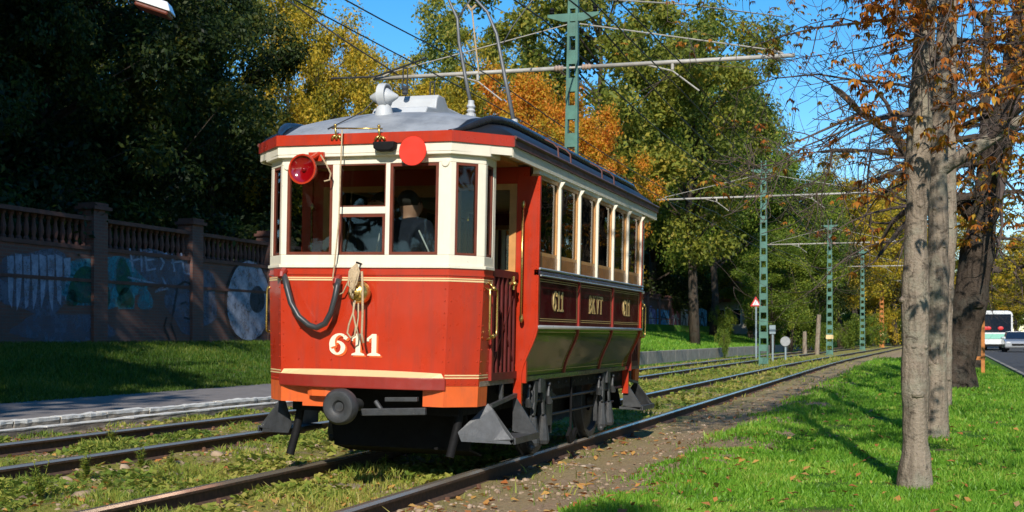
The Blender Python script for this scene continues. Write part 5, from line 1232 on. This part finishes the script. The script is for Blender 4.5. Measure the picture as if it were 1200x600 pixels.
# ================================================================== VEHICLES
def wheel(mb, x, y, r): mb.lathe([(.001, -.12), (r*.6, -.12), (r, -.1), (r, .1), (r*.6, .12), (.001, .12)], 20, (x, y, r), 'x')
bz = -.05
b = at(1167, 409, 97); T = empty('bus', (b.x, b.y, bz), (0, 0, R(2))); tag(T, 'white and mint green bus with a big dark windscreen coming up the road', 'bus')
q = MB(); q.prism([(-1.25, .32), (1.25, .32), (1.25, 2.8), (1.15, 3.02), (.9, 3.12), (-.9, 3.12), (-1.15, 3.02), (-1.25, 2.8)], 'y', 0, 11); q.build('body', M['carwhite'], T, bevel=.06)
q = MB(); q.box(-1.12, 1.12, -.03, .0, 1.42, 2.85); q.build('windscreen', M['carglass'], T, bevel=.02)
q = MB(); q.box(-1.05, 1.05, -.035, -.002, .92, 1.30); q.build('green_band', M['mint'], T)
q = MB(); q.box(-1.2, 1.2, -.06, .0, .32, .5); q.build('bumper', M['black'], T)
for s in (-1, 1):
    q = MB(); q.lathe([(.001, -.04), (.12, -.04), (.13, -.005)], 14, (s*.95, 0, .72), 'y'); q.build('headlight', M['lens'], T)
    q = MB(); q.box(s*1.42-.08, s*1.42+.08, -.15, -.05, 2.0, 2.45); q.tube([(s*1.2, 0, 2.7), (s*1.42, -.1, 2.5)], .03, 6); q.build('mirror', M['black'], T)
    for k in range(7): q = MB(); x0, x1 = sorted((s*1.245, s*1.262)); q.box(x0, x1, .5+k*1.5, 1.85+k*1.5, 1.45, 2.65); q.build('side_window', M['carglass'], T)
    for yy in (2.4, 8.2): q = MB(); wheel(q, s*1.1, yy, .48); q.build('wheel', M['tyre'], T)
for x in (-.75, -.55, .35): q = MB(); q.ball((x, -.05, 1.75), .18, 8, 6, (1.2, .2, .8)); q.build('dashboard_cloth', M['signred'], T)
def car(px, py, Z, paint, lab, rz=0, grp='cars on the road'):
    b = at(px, py, Z); T = empty('car', (b.x, b.y, bz), (0, 0, rz)); tag(T, lab, 'car', grp)
    q = MB(); prof = [(0, .35), (-.0, .62), (.12, .78), (1.0, .92), (3.9, .95), (4.2, .88), (4.25, .4), (4.1, .28), (.1, .28)]
    q.prism(prof, 'x', -.86, .86); q.build('body', M[paint], T, bevel=.07)
    q = MB(); q.add([(-.76, 1.0, .93), (.76, 1.0, .93), (.76, 3.9, .95), (-.76, 3.9, .95), (-.60, 1.75, 1.42), (.60, 1.75, 1.42), (.60, 3.3, 1.42), (-.60, 3.3, 1.42)], [(0,3,2,1), (4,5,6,7), (0,1,5,4), (1,2,6,5), (2,3,7,6), (3,0,4,7)]); q.build('windows', M['carglass'], T, bevel=.04)
    q = MB(); q.box(-.60, .60, 1.75, 3.3, 1.422, 1.46); q.build('roof', M[paint], T, bevel=.02)
    q = MB(); q.box(-.4, .4, -.02, .0, .45, .6); q.build('grille', M['black'], T)
    for s in (-1, 1):
        q = MB(); q.ball((s*.62, .05, .66), .13, 10, 6, (1.2, .6, .6)); q.build('headlight', M['lens'], T)
        q = MB(); q.ball((s*.95, 1.35, 1.0), .1, 8, 6, (1, .6, .7)); q.build('mirror', M[paint], T)
        for yy in (.85, 3.4): q = MB(); wheel(q, s*.75, yy, .31); q.build('wheel', M['tyre'], T)
car(1193, 407, 86, 'carsilver', 'silver car beside the bus at the right edge'); car(1204, 400, 130, 'plum', 'dark car further back behind the silver one at the right edge'); car(1190, 399, 150, 'carwhite', 'white car far behind the bus on the right'); car(1145, 405, 108, 'carblue', 'blue car partly hidden by the stakes left of the bus')

# ================================================================== TREES
def leaves(Cn, S, n_per, size, r, flat=.75, rnd=1.0):
    """leaf quads scattered through clumps; Cn centres (k,3), S radii (k,)"""
    k = len(Cn); idx = np.repeat(np.arange(k), n_per); n = len(idx)
    d = r.normal(size=(n, 3)); d /= np.linalg.norm(d, axis=1)[:, None]; rad = S[idx]*(r.random(n)**.45)*(.7+.6*r.random(n))
    P = Cn[idx]+d*rad[:, None]*np.array([1, 1, flat]); 
    nr = d*.55+r.normal(size=(n, 3))*.6*rnd+np.array([0, 0, .45]); nr /= np.linalg.norm(nr, axis=1)[:, None]
    a = np.cross(nr, r.normal(size=(n, 3))); a /= np.linalg.norm(a, axis=1)[:, None]; b = np.cross(nr, a)
    s = size*(.55+.8*r.random(n))[:, None]
    V = np.stack([P-a*s, P-b*s*.5+nr*s*.12, P+a*s, P+b*s*.5+nr*s*.12], 1).reshape(-1, 3); i = np.arange(n)*4
    return V, np.stack([i, i+1, i+2, i+3], -1)
def tree_data(seed, H=20., Rr=6.5, zb=4.0, ncl=90, nper=470, size=.135, cl=1.35, shape='round'):
    r = np.random.default_rng(seed); rr = random.Random(seed)
    Cn = []
    lobes = [(r.uniform(0, 2*PI), r.uniform(.15, .95), r.uniform(.25, .5)) for _ in range(5)]
    while len(Cn) < ncl:
        u = r.uniform(-1, 1, 3); l = np.linalg.norm(u)
        if l > 1 or (l < .45 and r.random() < .8): continue
        hz = (u[2]+1)/2; wdt = {'round': 1.0, 'cone': 1.15-.75*hz, 'vase': .65+.5*hz}[shape]
        a = math.atan2(u[1], u[0]); wob_ = 1+.22*math.sin(a*3+seed)+.15*math.sin(a*2+hz*7+seed*2)
        Cn.append((u[0]*Rr*wdt*wob_, u[1]*Rr*wdt*wob_, zb+hz*(H-zb)*(1+.08*math.sin(a*4+seed))))
    Cn = np.array(Cn); S = cl*(.6+.8*r.random(ncl)); V, Q = leaves(Cn, S, nper, size, r)
    tm = MB(); pts = [(0, 0, -.5)]; x = y = 0
    for k in range(1, 7):
        x += rr.uniform(-.25, .25); y += rr.uniform(-.25, .25); pts.append((x, y, H*.78*k/6))
    tm.tube(pts, [.02*H*.9*(1-.14*i) for i in range(7)], 10)
    for j in range(0, ncl, 2):
        c_ = Cn[j]; zq = max(zb*.6, min(c_[2]-math.hypot(c_[0], c_[1])*.55, H*.7)); u = zq/(H*.78)*6; i0 = min(5, int(u)); f_ = u-i0
        s_ = Vector(pts[i0]).lerp(Vector(pts[i0+1]), min(1, f_)); e_ = Vector(c_); md = s_.lerp(e_, .5)+Vector((rr.uniform(-.3, .3), rr.uniform(-.3, .3), rr.uniform(-.1, .6)))
        tm.tube([s_, md, e_], [.055+.004*(H-zq), .04, .012], 6)
    return V, Q, tm
TD = {}
def tree_proto(key, species, barkm='darkbark', **kw):
    V, Q, tm = tree_data(**kw); crown = fast_mesh('crown', V, Q, L[species])
    tk = tm.build('trunk', M[barkm]); me = tk.data; bpy.data.objects.remove(tk); me.polygons.foreach_set('use_smooth', [True]*len(me.polygons)); TD[key] = (crown, me)
tree_proto('green1', 'green', seed=1, shape='round'); tree_proto('green2', 'green', seed=2, shape='cone', ncl=95, Rr=6)
tree_proto('olive1', 'olive', seed=3, ncl=100, H=20, Rr=7); tree_proto('olive2', 'olive', seed=4, shape='vase', nper=400, cl=1.2)
tree_proto('gold1', 'gold', seed=5, shape='round'); tree_proto('gold2', 'gold', seed=6, shape='cone')
tree_proto('orange1', 'orange', seed=7, shape='round'); tree_proto('dark1', 'dark', seed=8, shape='round', nper=520, zb=5, size=.14); tree_proto('dark2', 'dark', seed=9, shape='vase', nper=520, zb=3.5, size=.14)
tree_proto('bush', 'green', seed=10, H=4, Rr=2.6, zb=.3, ncl=40, nper=170, size=.11, cl=.8); tree_proto('gbush', 'gold', seed=11, H=4, Rr=2.6, zb=.3, ncl=36, nper=150, size=.11, cl=.8)
def put(key, X, Y, sc, lab, rz=0, zs=None, sxy=None, cat='tree', grp=None, z=None, name='tree'):
    zg = float(gh(X, Y)) if z is None else z
    T = empty(name, (X, Y, zg), (0, 0, rz)); tag(T, lab, cat, grp)
    c_, t_ = TD[key]
    a = link('crown', c_, T); b = link('trunk', t_, T)
    for o_ in (a, b): o_.scale = (sxy or sc, sxy or sc, sc)
    T.scale = (1, 1, 1); return T
def putpx(key, px, Z, ytop, lab, wpx=None, rz=0, **kw):
    # stands so that its top shows at ytop; width from wpx
    b = at(px, HY, Z); zg = float(gh(b.x, b.y)); topz = CAMH+(HY-ytop)/F*Z; H0 = {'bush': 4.4, 'gbush': 4.4}.get(key, 20.8); R0 = {'bush': 3.2, 'gbush': 3.2}.get(key, 7.6)
    sc = (topz-zg)/H0; sxy = sc if wpx is None else (wpx/2/F*Z)/R0
    return put(key, b.x, b.y, sc, lab, rz, sxy=sxy, **kw)
# tall trees added off-frame at the left to throw that side into shade
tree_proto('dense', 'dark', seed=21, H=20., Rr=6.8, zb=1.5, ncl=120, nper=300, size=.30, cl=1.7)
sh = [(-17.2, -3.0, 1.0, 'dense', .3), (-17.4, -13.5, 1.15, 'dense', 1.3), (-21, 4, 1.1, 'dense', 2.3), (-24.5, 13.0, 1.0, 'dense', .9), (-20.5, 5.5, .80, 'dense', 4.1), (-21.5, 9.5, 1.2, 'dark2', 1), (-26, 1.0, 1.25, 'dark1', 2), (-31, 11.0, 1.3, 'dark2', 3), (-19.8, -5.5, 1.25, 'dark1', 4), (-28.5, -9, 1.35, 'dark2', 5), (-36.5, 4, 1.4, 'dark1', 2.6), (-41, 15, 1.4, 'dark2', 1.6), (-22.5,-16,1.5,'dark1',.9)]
for i, (X, Y, s, k_, rz) in enumerate(sh): put(k_, X, Y, s, 'unseen tall dark tree added left of the view to shade the wall, one of a clump', rz, z=.1, grp='unseen tall trees added left of the view for shade')

# trees added across the road and behind the viewpoint, darkening glass and paint reflections
kk = ['green1', 'olive1', 'gold1', 'green2', 'dark1', 'olive2']
nm_ = 0
for i, (X, Y) in enumerate([(17, -2), (18, 12), (16.5, 26), (18, 41), (17, 57), (19, 74), (-52, -40), (-38, -46), (-24, -50), (-10, -54), (4, -50), (18, -46), (32, -30), (44, -40)]):
    put(kk[i % 6], X, Y, .82, 'unseen tree added outside the view for dark reflections, one of the rows facing the tram', i*1.1, grp='unseen trees added for reflections in the tram', z=-.1)
for i in range(16):  # plants added out of view to cover bright sky in the side panel reflections
    Y = 14+i*7.5; put(('green1', 'bush', 'gold1', 'bush')[i % 4], 14.5+float(roadx(Y))*.8+(i % 3), Y, .62 if i % 2 == 0 else 1.5, 'unseen planting added beyond the right edge for dark reflections, one of the row', i*.9, grp='unseen trees and shrubs added at right for reflections', z=-.1, cat='tree')
# evergreen hedge behind the boundary wall
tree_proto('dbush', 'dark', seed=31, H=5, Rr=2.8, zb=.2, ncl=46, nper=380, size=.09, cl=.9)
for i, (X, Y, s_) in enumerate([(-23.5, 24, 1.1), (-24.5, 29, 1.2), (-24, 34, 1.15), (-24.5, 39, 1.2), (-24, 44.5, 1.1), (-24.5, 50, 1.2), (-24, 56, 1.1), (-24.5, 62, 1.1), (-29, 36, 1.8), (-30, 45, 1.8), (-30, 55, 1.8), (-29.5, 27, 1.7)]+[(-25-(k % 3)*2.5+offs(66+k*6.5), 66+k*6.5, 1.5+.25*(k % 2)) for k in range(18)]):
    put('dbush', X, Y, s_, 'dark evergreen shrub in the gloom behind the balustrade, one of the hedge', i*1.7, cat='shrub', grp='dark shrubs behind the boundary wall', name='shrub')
# dark trees behind the wall
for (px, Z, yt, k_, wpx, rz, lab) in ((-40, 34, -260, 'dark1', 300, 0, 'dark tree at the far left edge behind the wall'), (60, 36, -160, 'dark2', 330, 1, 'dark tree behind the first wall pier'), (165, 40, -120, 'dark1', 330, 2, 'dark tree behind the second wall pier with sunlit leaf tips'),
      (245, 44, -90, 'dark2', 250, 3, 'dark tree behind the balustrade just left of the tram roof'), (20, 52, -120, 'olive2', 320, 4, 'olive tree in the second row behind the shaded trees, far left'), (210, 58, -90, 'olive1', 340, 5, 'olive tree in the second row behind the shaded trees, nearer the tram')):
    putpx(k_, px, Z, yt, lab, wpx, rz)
for (px, Z, yt, k_, wpx, rz, lab) in (
      (378, 47, -5, 'gold1', 170, 2.6, 'golden tree left of the ventilator with sun on its whole crown'), (340, 52, -30, 'gold2', 190, .5, 'golden green tree rising left of the tram roof ventilator'), (430, 58, 30, 'gold1', 200, 1.5, 'yellow orange tree directly behind the ventilator'),
      (500, 66, 60, 'olive2', 190, 2.5, 'lower olive tree behind the roof of the tram'), (625, 60, 62, 'orange1', 190, .3, 'orange tree behind the current collector'), (690, 47, 118, 'orange1', 160, 2.2, 'bright orange tree right of the nearest lattice pole above the tram side'),
      (540, 54, 62, 'gold1', 170, 4.4, 'yellow tree above the tram roof between ventilator and collector rods'), (560, 80, -25, 'olive2', 230, 1.2, 'tall thin olive tree with sky showing between the collector rods'), (700, 70, -110, 'olive1', 340, 2.0, 'tallest olive green tree behind the nearest lattice pole'), (815, 76, -30, 'olive2', 280, .1, 'tall green tree with open crown right of the nearest pole arm'),
      (775, 108, 125, 'green1', 200, .7, 'green tree above the rear end of the tram'), (868, 150, 95, 'green2', 190, 1.7, 'deep green tree behind the second lattice pole'), (805, 128, 215, 'olive1', 150, 2.9, 'low olive tree above the far graffiti wall'),
      (848, 132, 245, 'gold2', 90, 1.1, 'small yellowing tree just left of the second pole'), (925, 100, 185, 'green1', 170, 3.1, 'green tree between the second and third lattice poles'), (905, 90, 265, 'green2', 130, 4.1, 'dark green tree low behind the round plate sign'),
      (985, 130, 190, 'gold1', 170, 2, 'golden tree behind the third lattice pole'), (1050, 150, 215, 'gold2', 170, 3, 'golden tree behind the fourth and fifth poles'), (1010, 205, 262, 'green1', 150, 5, 'green tree below the golden ones at the far bend'), (835, 98, 40, 'green1', 210, 4.4, 'tall green tree right behind the second pole arm, its crown against the sky'), (765, 104, 30, 'olive1', 240, 5.2, 'broad olive tree behind the one above the tram rear'), (880, 108, 110, 'green1', 150, 1.0, 'green tree stepping down toward the bare twigs at right'), (893, 118, 170, 'olive1', 170, 2.2, 'olive tree rising right behind the second lattice pole'), (955, 128, 205, 'green2', 150, .6, 'bushy green tree between second and third lattice poles, set far back'), (1000, 175, 225, 'green1', 170, 3.6, 'broad green tree filling the gap behind the third and fourth poles'), (1035, 190, 205, 'gold1', 170, 5.6, 'tall golden tree directly behind the orange lattice pole'), (965, 190, 200, 'gold2', 150, 1.8, 'golden tree far behind the leaning wooden post'), (930, 150, 235, 'gold1', 130, 2.9, 'yellow tree behind the round plate sign, far back'),
      (955, 112, 275, 'dark1', 120, .2, 'dark tree behind the wooden posts'), (1045, 190, 300, 'dark2', 150, 1.2, 'dark tree closing the view at the far bend of the track'), (1100, 200, 235, 'gold1', 150, 2.2, 'far golden tree between the trunks at the right'),
      (1190, 170, 290, 'gold2', 120, 4.2, 'golden tree across the road above the bus'), (1160, 210, 280, 'green2', 130, 3.3, 'green tree beyond the bus'), (1230, 110, 200, 'gold1', 160, 1.9, 'golden tree at the right edge across the road'), (1215, 250, 290, 'olive1', 130, .9, 'far olive tree where the road ends'), (1120, 260, 310, 'dark1', 160, .6, 'far dark tree where the road and track meet')):
    putpx(k_, px, Z, yt, lab, wpx, rz)
r_ = random.Random(33)
bl = ['leafy bush above the far graffiti wall nearest the tram', 'leafy bush beside the small pink house', 'round green bush behind the blue grey sign post', 'green bush in the dark wood edge left of the leaning post', 'bush in the dark wood edge right of the leaning post', 'bush just left of the third lattice pole', 'bush just right of the third lattice pole', 'bush at the foot of the fourth lattice pole', 'bush by the orange pole', 'far bush left of the near trunk', 'yellow bush at the track bend', 'green shrub at the foot of the bank by the wall end', 'far bush seen between the third and fourth poles', 'far bush seen just right of the fourth pole', 'far bush seen left of the third pole']
for i, (px, Z, yt, w_, k_) in enumerate([(765, 114, 335, 60, 'bush'), (848, 96, 350, 30, 'bush'), (895, 95, 340, 60, 'bush'), (925, 100, 335, 60, 'bush'), (950, 102, 330, 60, 'bush'), (965, 96, 372, 34, 'bush'), (990, 108, 368, 40, 'bush'), (1015, 125, 360, 50, 'bush'), (1035, 150, 355, 50, 'gbush'), (1060, 160, 350, 60, 'bush'), (1085, 180, 345, 60, 'gbush'), (848, 70, 378, 18, 'bush'), (985, 215, 345, 70, 'bush'), (1012, 230, 350, 60, 'bush'), (960, 205, 345, 60, 'bush')]):
    T = putpx(k_, px, Z, yt, bl[i], w_, i*1.3, cat='bush')
    T.name = 'bush'
# hidden ends of the valley: a far wood closing the horizon
mb = MB(); 
Cn = np.array([(x_, 330+30*math.sin(x_*.05)+r_.uniform(-15, 15), r_.uniform(2, 17)) for x_ in np.arange(-330, 420, 1.6) for _ in range(2)]); rgn = np.random.default_rng(77)
V, Q = leaves(Cn, np.full(len(Cn), 4.2), 60, .75, rgn); o = link('far_wood', fast_mesh('far_wood', V, Q, L['olive'])); tag(o, kind='stuff')

# ---- near chestnut trees on the lawn
def chestnut(base, H, r0, seed, lab, lean=(0, 0), fork=None, limbs=(), species='rusty', twigs=1.0, leafn=1.0, zmin=1.7):
    rr = random.Random(seed); rn = np.random.default_rng(seed)
    T = empty('chestnut_tree', base); tag(T, lab, 'tree', None)
    tm = MB(); pts = []; rs = []
    n = 22
    for k in range(n+1):
        u = k/n; z = H*u; wv = .03*math.sin(u*9+seed)*min(1, u*3)
        pts.append(Vector((lean[0]*u+wv, lean[1]*u+.03*math.sin(u*7+seed*2), z-.05 if k == 0 else z)))
        flare = 1+.30*max(0, 1-u*H/.35)**2; bulge = 1+.09*math.sin(u*31+seed)+.07*math.sin(u*57+seed*3); rs.append(r0*flare*bulge*(1-.62*u))
    tm.tube(pts, rs, 16)
    for k in range(9):   # knots
        u = rr.uniform(.06, .55); i = int(u*n); a = rr.uniform(3.4, 5.6); P = pts[i]+Vector((math.cos(a), math.sin(a), 0))*rs[i]*.8; tm.ball(P, rs[i]*rr.uniform(.25, .42), 8, 6, (1, 1, .8))
    tw = MB(); LC = []
    def branch(p, d, ln, r, depth):
        segs = 5; P = [p]; Rs = [r]; cur = p.copy(); dd = d.normalized()
        for i in range(segs):
            dd = (dd+Vector((rr.uniform(-.28, .28), rr.uniform(-.28, .28), rr.uniform(-.22, .16)+(-.10 if depth < 2 else .14)))).normalized()
            cur = cur+dd*ln/segs; P.append(cur.copy()); Rs.append(max(.003, r*(1-.8*(i+1)/segs)))
        (tm if (depth == 0 and r > .045) else tw).tube(P, Rs, 7 if depth < 2 else 4, caps=False)
        if depth < 3:
            kn = (5, 4, 2)[depth] if twigs >= 1 else (4, 3, 2)[depth]
            for j in range(kn):
                i = rr.randint(1, segs); q = P[i]; a = rr.uniform(0, 2*PI); sd_ = dd.cross(Vector((math.cos(a), math.sin(a), .3))).normalized()
                branch(q, (dd*.7+sd_*.8+Vector((0, 0, -.1))), ln*rr.uniform(.42, .65), max(.0035, Rs[i]*.6), depth+1)
        if depth >= 2: LC.append(cur)
    for k in range(len(limbs)):
        (u, dx, dy, dz, ln, r) = limbs[k]; i = min(n-1, int(u*n)); branch(pts[i], Vector((dx, dy, dz)), ln, r, 0)
    if fork:
        (u, dx, dy, dz, ln, r) = fork; i = int(u*n); p0 = pts[i]; P = [p0, p0+Vector((dx, dy, dz))*.15+Vector((0,0,.1)), p0+Vector((dx, dy, dz))*.5, p0+Vector((dx, dy, dz))]; tm.tube(P, [r, r*.9, r*.7, r*.45], 10)
        branch(P[-1], Vector((dx*.3, dy*.3, 1)), ln, r*.4, 0)
    tk = tm.build('trunk', M['bark'] if r0 < .3 else M['darkbark'], T, smooth=True); s_ = tk.modifiers.new('s', 'SUBSURF'); s_.subdivision_type = 'SIMPLE'; s_.levels = s_.render_levels = 2
    tx = bpy.data.textures.new('lump', 'CLOUDS'); tx.noise_scale = .16+.25*r0; tx.noise_depth = 4; d_ = tk.modifiers.new('d', 'DISPLACE'); d_.texture = tx; d_.strength = .22*min(r0, .45)+.012; d_.mid_level = .5; d_.texture_coords = 'LOCAL'
    if tw.v: tw.build('twigs', M['twig'], T)
    # palmate leaves hanging at some of the twig ends
    if leafn > 0 and LC:
        V = []; Q = []; 
        for c_ in LC:
            if c_.z < zmin or rr.random() > (.75 if c_.z > 4.3 and r0 < .2 else leafn*(.12 if c_.x < -.35 else 2.3)): continue
            for g_ in range(rr.randint(1, 5)):
                o_ = c_+Vector((rr.gauss(0, .06), rr.gauss(0, .06), rr.gauss(-.03, .05))); a0 = rr.uniform(0, 2*PI); dr_ = rr.uniform(.3, 1.1)
                for f_ in range(rr.randint(4, 6)):
                    a = a0+f_*.62; L_ = rr.uniform(.025, .085)*(1.0 if r0 < .3 else 2); dv = Vector((math.cos(a), math.sin(a), -dr_)).normalized(); sd_ = dv.cross(Vector((0, 0, 1))).normalized(); up_ = sd_.cross(dv)
                    b_ = len(V); L_ *= 1.0; V += [o_, o_+dv*L_*.6-sd_*L_*.20+up_*.010, o_+dv*L_+Vector((0, 0, -.012)), o_+dv*L_*.6+sd_*L_*.20+up_*.010]; Q.append((b_, b_+1, b_+2, b_+3))
        link('leaves', fast_mesh('leaves', [tuple(v_) for v_ in V], Q, L[species]), T)
    return T
b1 = at(1072, 567, 8.97); b1.z = -.03
def lim(n, seed, u0, u1, out, l0, l1, r, bias=(0, 0), zr=(-.1, .5)):
    q = random.Random(seed); L_ = []
    for k in range(n):
        a = q.uniform(0, 2*PI); dx, dy = math.cos(a)+bias[0], math.sin(a)+bias[1]; L_.append((q.uniform(u0, u1), dx*out, dy*out, q.uniform(*zr), q.uniform(l0, l1), r*q.uniform(.6, 1.1)))
    return L_
chestnut(b1, 7.5, .104, 3, 'nearest tree on the lawn, slim smooth trunk with knots and rusty leaves', lean=(.12, .05), limbs=lim(18, 5, .36, .98, 1, .9, 1.8, .014, (.15, .0))+lim(16, 55, .58, .99, 1, 1.4, 2.4, .03, (-.1, .0), (.2, .9)), leafn=.30)
b2 = at(1094, 512, 13.2); b2.z = -.03
chestnut(b2, 9, .125, 8, 'second tree on the lawn directly behind the nearest one', lean=(.25, .1), limbs=[(.33, 1.0, .1, .75, 2.8, .085), (.42, -1, -.3, .5, 2.2, .02), (.5, -.9, .3, .35, 2.4, .022)]+lim(16, 6, .36, .98, 1, 1.2, 2.3, .018, (.1, 0)), leafn=.32)
b3 = at(1104, 478, 18.6); b3.z = -.03
chestnut(b3, 10, .12, 12, 'third slim trunk showing just right of the second tree', lean=(.3, .2), limbs=lim(12, 9, .35, .98, 1, 1.5, 2.6, .022), leafn=.4)
b4 = at(1117, 452, 26); b4.z = -.05
chestnut(b4, 13, .37, 15, 'massive old tree with dark furrowed leaning trunk on the lawn', lean=(2.3, .8), limbs=[(.30, -.9, .2, .8, 4.5, .2), (.35, .2, -.4, .8, 4.0, .16)]+lim(18, 19, .3, .98, 1, 2.5, 4.5, .10, (-.3, -.2), (-.1, .6)), species='rusty', leafn=.75, zmin=2.9)
b5 = at(1175, 425, 48); b5.z = -.05
chestnut((3.0-1.3, 44, -.05), 12, .30, 22, 'further roadside tree with golden leaves behind the massive one', lean=(.5, .3), limbs=lim(18, 23, .25, .98, 1, 2.5, 4.0, .10), species='gold', leafn=.9, zmin=3.0)
# trees behind the camera on the same verge, casting the dappled shade
for i, (X, Y, s) in enumerate(((2.6, -9.0, .50), )): put('olive2', X, Y, s, 'verge tree behind the viewpoint shading the lawn', i, z=0.0)
